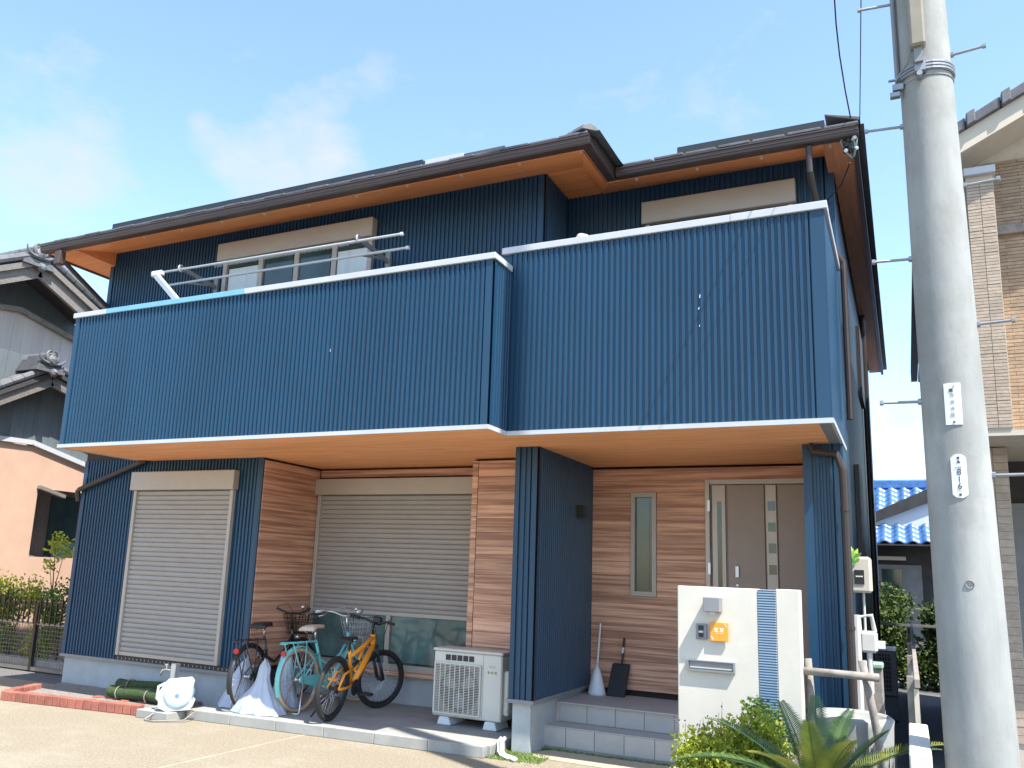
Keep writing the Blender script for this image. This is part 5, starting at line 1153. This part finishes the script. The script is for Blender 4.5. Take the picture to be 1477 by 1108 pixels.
# gable roof: verge board, soffit, tiles
P_(MB().prism([(xa, yv, vz(xa)), (2.8, yv, vz(2.8)), (2.8, yv, vz(2.8) + .19), (xa, yv, vz(xa) + .19)], (0, .04, 0)), 'verge_board', 'cream', t)
P_(MB().prism([(xa, yv + .041, vz(xa) + .02), (2.8, yv + .041, vz(2.8) + .02), (2.8, yv + .041, vz(2.8) + .05), (xa, yv + .041, vz(xa) + .05)], (0, .58, 0)), 'verge_soffit', 'cream', t)
rf_ = P_(MB().prism([(xa - .05, yv - .02, vz(xa) + .20), (2.8, yv - .02, vz(2.8) + .20), (2.8, yv - .02, vz(2.8) + .24), (xa - .05, yv - .02, vz(xa) + .24)], (0, 6.0, 0)), 'roof', 'roof', t)
vt = MB().prism([(0, 0, 0), (.27, 0, .27 * sl_), (.27, 0, .27 * sl_ + .11), (0, 0, .10)], (0, .25, 0)).mesh('verge_tile', 'roof', bevel=.008)
vt2 = MB().prism([(0, 0, 0), (.075, 0, .075 * sl_), (.075, 0, .075 * sl_ + .13), (0, 0, .13)], (0, .26, 0)).mesh('verge_tile', 'kawara', bevel=.008)
for i in range(9):
    x = xa + .05 + i * .29; part('verge_tile', vt, rf_, (x, yv - .05, vz(x) + .19)); part('verge_tile', vt2, rf_, (x - .01, yv - .07, vz(x) + .19))
xe_ = PY(1312, 480, 12.).x
P_(MB().box(xe_ + .09, xw0, yv + .6, 13.2, 4.55, 4.62), 'eave_soffit', 'cream', t)
P_(MB().box(xe_, xe_ + .08, yv + .1, 13.2, 4.56, 4.70), 'eave_gutter', 'gutter', t)
# recess under the upper storey
P_(MB().box(cw0 - .1, 4, 8.64, 11, zs_ - .10, zs_ - .052), 'overhang_soffit', 'cream', t)
lp0, lp1 = PY(1411, 660, 9.3).x, PY(1453, 660, 9.3).x
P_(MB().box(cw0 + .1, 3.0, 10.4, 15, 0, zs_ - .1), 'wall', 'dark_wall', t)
lw = P_(MB().box(lp0, lp1, 9.3, 10.39, 0, zs_ - .15), 'lower_pier', 'mortar', t)
tiles(lw, lp0, lp1 - .01, 9.3, 0.35, zs_ - .16, (lp1 - lp0) / 2, .072, 'tan_pale', 3)
P_(MB().box(lp1 + .05, 2.2, 10.30, 10.39, .4, zs_ - .55), 'shutter', 'mid_grey', t)

# ------------------------------------------------------------------ traditional house at the left, gable end towards our house
t = thing('traditional_house', 'peach stucco house with grey tiled gables left of the blue house', 'house', (-14.5, 10, 0))
xq, xp = -13.3, -14.3; xr1, xr2 = xq + .4, xp + .75
def q1(px, py): return PX(px, py, xq)
def q2(px, py): return PX(px, py, xp)
wz = lambda p, dx=0: (p.x + dx, p.y, p.z)
# lower wall (peach)
a, b, c_, e = q1(0, 637), q1(45, 641), q1(118, 672), q1(200, 708)
hw0, hw1, hz0, hz1 = q1(50, 740).y, q1(118, 740).y, 1.62, 2.78
y_l = 5.0; q1r = lambda px, py: PX(px, py, xr1); q2r = lambda px, py: PX(px, py, xr2)
P_(MB().prism([(xq, y_l, 0), (xq, hw0, 0), (xq, hw0, b.z - .03), (xq, y_l, b.z - .03)], (-.15, 0, 0)), 'wall', 'peach', t)
P_(MB().prism([(xq, hw0, 0), (xq, 13, 0), (xq, 13, hz0), (xq, hw0, hz0)], (-.15, 0, 0)), 'wall', 'peach', t)
P_(MB().prism([(xq, hw0, hz1), (xq, 13, hz1), (xq, 13, 2.85), (xq, e.y, e.z), (xq, c_.y, c_.z), (xq, b.y, b.z), (xq, hw0, b.z)], (-.15, 0, 0)), 'wall', 'peach', t)
P_(MB().box(xq - .6, xq - .5, hw0 - .2, 13, hz0 - .2, hz1 + .1), 'recess_wall', 'old_wood', t); P_(MB().box(xq - .5, xq - .15, hw0 - .06, hw0 + .0, hz0, hz1), 'recess_wall', 'old_wood', t)
wd = P_(MB().box(xq - .495, xq - .47, q1(66, 760).y + .4, q1(108, 760).y + .4, hz0 - .05, hz1 - .06), 'window', 'glass', t)
P_(MB().bar((xq + .02, hw0 - .02, hz1 + .02), (xq + .02, hw0 + .5, hz1 - .10), .12, .06), 'window_hood', 'old_wood', t)
# moulding over the peach wall
for p, q in ((q1(-60, 627), b), (b, c_), (c_, e)): P_(MB().bar((xq + .03, p.y, p.z + .03), (xq + .03, q.y, q.z + .03), .06, .08), 'moulding', 'white_trim', t)
# dark board wall above (in boards)
yy = 5.6
while yy < 12:
    zt_ = 5.0 if yy < 9.6 else 5.0 - (yy - 9.6) * .5
    zb_ = b.z + .04 if yy < b.y else b.z + .04 - (yy - b.y) * .22
    part('wall_board', MB().box(xq - .20, xq - .02, yy, yy + .238, zb_, zt_).mesh('wall_board', 'grey_board', bevel=.004), t); yy += .24
# lower tiled gable: fascia boards, tiles, ornament
ap_ = q1(50, 560)
def rake(pa, pb, w, h, name, m, dx, dz=0): P_(MB().bar((xq + dx, pa[0], pa[1] + dz), (xq + dx, pb[0], pb[1] + dz), w, h, up=(0, 0, 1)), name, m, t)
L0, AP, R0 = (q1r(-80, 606).y, q1r(-80, 606).z), (q1r(77, 550).y, q1r(77, 550).z), (q1r(150, 590).y, q1r(150, 590).z)
for (pa, pb) in ((L0, AP), (AP, R0)):
    rake(pa, pb, .06, .16, 'rake_board', 'old_wood', .35); rake(pa, pb, .08, .07, 'rake_board', 'dark_wall', .39, .14); rake(pa, pb, .75, .06, 'roof_deck', 'old_wood', 0, .16)
    d_ = Vector((0, pb[0] - pa[0], pb[1] - pa[1])); n_ = int(d_.length / .2); tmz = MB().tube([(0, -.10, 0), (0, .11, 0)], .06, 8).box(-.4, .02, -.10, .10, -.03, .03).mesh('roof_tile', 'kawara')
    for i in range(n_):
        f_ = (i + .5) / n_; o = part('roof_tile', tmz, t, (xq + .40, pa[0] + d_.y * f_, pa[1] + d_.z * f_ + .26)); o.rotation_euler.x = math.atan2(d_.z, d_.y)
def ornament(c, s_, name='ridge_ornament'):
    m = MB(); c = Vector(c); r_ = random.Random(17)
    for k in range(4): w = (.30 - .035 * k) * s_; m.box(c.x - .9, c.x + .05 - .012 * k, c.y - w, c.y + w, c.z + (-.24 + .062 * k) * s_, c.z + (-.185 + .062 * k) * s_)
    m.tube([c + Vector((-.9, 0, .06 * s_)), c + Vector((.05, 0, .06 * s_))], .10 * s_, 10)
    for k in (-1, 1):
        for (a0, ln, cu, rr) in ((20, .34, 95, .05), (52, .30, 120, .045), (80, .26, 140, .04), (-12, .36, 60, .045)):
            p = Vector((0, 0, -.06)); sp = []; a_ = rad(a0)
            for q_ in range(11):
                sp.append(c + Vector((.05 + .012 * math.sin(q_), k * p.y, p.z)) * 1.0 if False else c + Vector((.05, k * p.y * s_, p.z * s_))); p = p + Vector((0, math.cos(a_), math.sin(a_))) * ln / 10; a_ += rad(cu) / 10 * (1 + q_ / 5)
            m.tube(sp, [rr * s_ * (1.1 - .085 * q_) for q_ in range(11)], 7)
    m.blob(c + Vector((.06, 0, -.02)), .10 * s_, 10, 7, (.6, 1, 1), .12); m.blob(c + Vector((.06, .05, -.24 * s_)), .08 * s_, 8, 6)
    return P_(m, name, 'kawara', t, smooth=False)
oo = q1r(69, 520); ornament((xr1 + .07, oo.y, oo.z), .9)
# upper storey: pink boards, dark band, white moulding, gable
yy = 6.6; mo_a, mo_b, mo_c = q2(-40, 437), q2(28, 447), q2(130, 504)
while yy < 12.5:
    zt_ = mo_b.z if yy < mo_b.y else mo_b.z + (yy - mo_b.y) * (mo_c.z - mo_b.z) / (mo_c.y - mo_b.y)
    part('wall_board', MB().box(xp - .15, xp - .02, yy, yy + .198, 3.6, zt_).mesh('wall_board', 'pink_board', bevel=.004), t); yy += .2
L0, AP, R0 = (q2r(-60, 410).y, q2r(-60, 410).z), (q2r(56, 392).y, q2r(56, 392).z), (q2r(150, 478).y, q2r(150, 478).z)
def rz2(y): return AP[1] - (AP[0] - y) * (AP[1] - L0[1]) / (AP[0] - L0[0]) if y < AP[0] else AP[1] - (y - AP[0]) * (AP[1] - R0[1]) / (R0[0] - AP[0])
yy = 6.6
while yy < 12.5:
    zb_ = lambda y: mo_b.z + .02 if y < mo_b.y else mo_b.z + .02 + (y - mo_b.y) * (mo_c.z - mo_b.z) / (mo_c.y - mo_b.y)
    y1 = yy + .238
    part('wall_board', MB().prism([(xp - .12, yy, zb_(yy) - .1), (xp - .12, y1, zb_(y1) - .1), (xp - .12, y1, max(zb_(y1), rz2(y1) + .22)), (xp - .12, yy, max(zb_(yy), rz2(yy) + .22))], (-.13, 0, 0)).mesh('wall_board', 'grey_board', bevel=.003), t); yy += .24
for p, q in ((mo_a, mo_b), (mo_b, mo_c)): P_(MB().bar((xp + .03, p.y, p.z), (xp + .03, q.y, q.z), .08, .09), 'moulding', 'wood_grey', t)
L0, AP, R0 = (q2r(-60, 410).y, q2r(-60, 410).z), (q2r(56, 392).y, q2r(56, 392).z), (q2r(150, 478).y, q2r(150, 478).z)
def rake2(pa, pb, w, h, name, m, dx, dz=0): P_(MB().bar((xr2 + dx, pa[0], pa[1] + dz), (xr2 + dx, pb[0], pb[1] + dz), w, h), name, m, t)
for (pa, pb) in ((L0, AP), (AP, R0)):
    rake2(pa, pb, .07, .22, 'rake_board', 'old_wood', .02); rake2(pa, pb, .09, .10, 'rake_board', 'old_wood', .08, .17); rake2(pa, pb, 1.2, .05, 'roof_deck', 'dark_wall', -.55, .24)
    d_ = Vector((0, pb[0] - pa[0], pb[1] - pa[1])); n_ = int(d_.length / .21); tmz = MB().tube([(0, -.10, 0), (0, .115, 0)], .07, 8).box(-.8, .02, -.10, .10, -.03, .03).mesh('roof_tile', 'kawara')
    for i in range(n_):
        f_ = (i + .5) / n_; o = part('roof_tile', tmz, t, (xr2 + .10, pa[0] + d_.y * f_, pa[1] + d_.z * f_ + .33)); o.rotation_euler.x = math.atan2(d_.z, d_.y)
oo = q2r(50, 368); ornament((xr2 + .12, oo.y, oo.z), 1.0)
P_(MB().tube([(xp - 6, oo.y, oo.z + .0), (xr2 - .3, oo.y, oo.z + .0)], .15, 10), 'ridge', 'kawara', t)
P_(MB().prism([(xp, L0[0] - 1, 4.0), (xp, L0[0] - 1, L0[1]), (xp, AP[0], AP[1]), (xp, R0[0] + .5, R0[1] - .2), (xp, R0[0] + .5, 3.6)], (-5, 0, 0)).v and MB().box(xp - 5, xp - .26, 7.0, 11.6, 0, 5.4), 'wall', 'pink_board', t)
P_(MB().prism([(xp - .3, L0[0], L0[1] + .1), (xp - .3, AP[0], AP[1] + .15), (xp - .3, R0[0], R0[1] + .1)], (-5, 0, 0)), 'roof_mass', 'kawara', t)

# ------------------------------------------------------------------ left fence and shrubs
t = thing('picket_fence', 'dark bronze picket fence over a grey mesh panel left of the blue house', 'fence', (-11.5, 8.6, 0))
yf = 8.6
for (z, h_) in ((.93, .035), (.645, .03)): P_(MB().box(-14.5, -9.96, yf - .015, yf + .015, z, z + h_), 'rail', 'fence_dark' if z > .8 else 'fence_grey', t)
pk = MB().box(-.009, .009, -.008, .008, .66, 1.03).mesh('picket', 'fence_dark')
for i in range(38): part('picket', pk, t, (-14.4 + i * .118, yf - .025, 0))
for x in (-13.3, -11.55, -10.0): P_(MB().box(x, x + .05, yf - .03, yf + .03, 0, .95), 'post', 'fence_dark', t)
mw = MB()
for i in range(72): x = -14.4 + i * .062; mw.box(x - .002, x + .002, yf + .016, yf + .02, .03, .645)
for i in range(11): mw.box(-14.5, -9.97, yf + .0205, yf + .0245, .06 + i * .056, .064 + i * .056)
P_(mw, 'wire_mesh', 'fence_grey', t); P_(MB().box(-14.5, -9.96, yf - .02, yf + .02, .0, .05), 'rail', 'fence_grey', t)
P_(MB().box(-14.5, -9.96, yf + .05, yf + .20, 0, .14), 'footing', 'concrete', t)
r_ = random.Random(61)
for i, (x, y, h_) in enumerate([(-12.7, 9.0, 1.05), (-12.1, 9.1, 1.2), (-11.5, 9.0, 1.1), (-13.0, 9.0, 1.2), (-10.9, 9.1, 1.0)]):
    cs = [(x + r_.uniform(-.25, .25), y + r_.uniform(-.2, .2), h_ * f_, r_.uniform(.2, .3)) for f_ in (.2, .4, .6, .75, .85, .95)]
    shrub('garden_shrub', 'yellow green garden shrub behind the picket fence', (x, y, 0), cs, 1500, .06, 'leaf_bright' if i % 2 else 'leaf_mid', 70 + i, 'shrubs behind the picket fence')
sp0 = PY(75, 862, 9.15); tt = thing('sapling', 'thin sapling with small yellow green leaves before the recessed window', 'sapling', (sp0.x, 9.15, 0))
tp = [PY(80, 790, 9.15), PY(72, 815, 9.15), PY(92, 800, 9.15), PY(85, 778, 9.15), PY(95, 785, 9.15)]
P_(leaves(MB(), 230, clumps([(p.x, p.y, p.z, .13) for p in tp]), .075, random.Random(5)), 'crown', 'leaf_bright', tt)
P_(MB().tube([(sp0.x, 9.15, 0), (sp0.x, 9.15, sp0.z), tp[0]], [.014, .011, .005], 6).tube([(sp0.x, 9.15, sp0.z), tp[2]], [.008, .004], 5).tube([(sp0.x, 9.15, sp0.z), tp[1]], [.008, .004], 5), 'trunk', 'bark', tt)
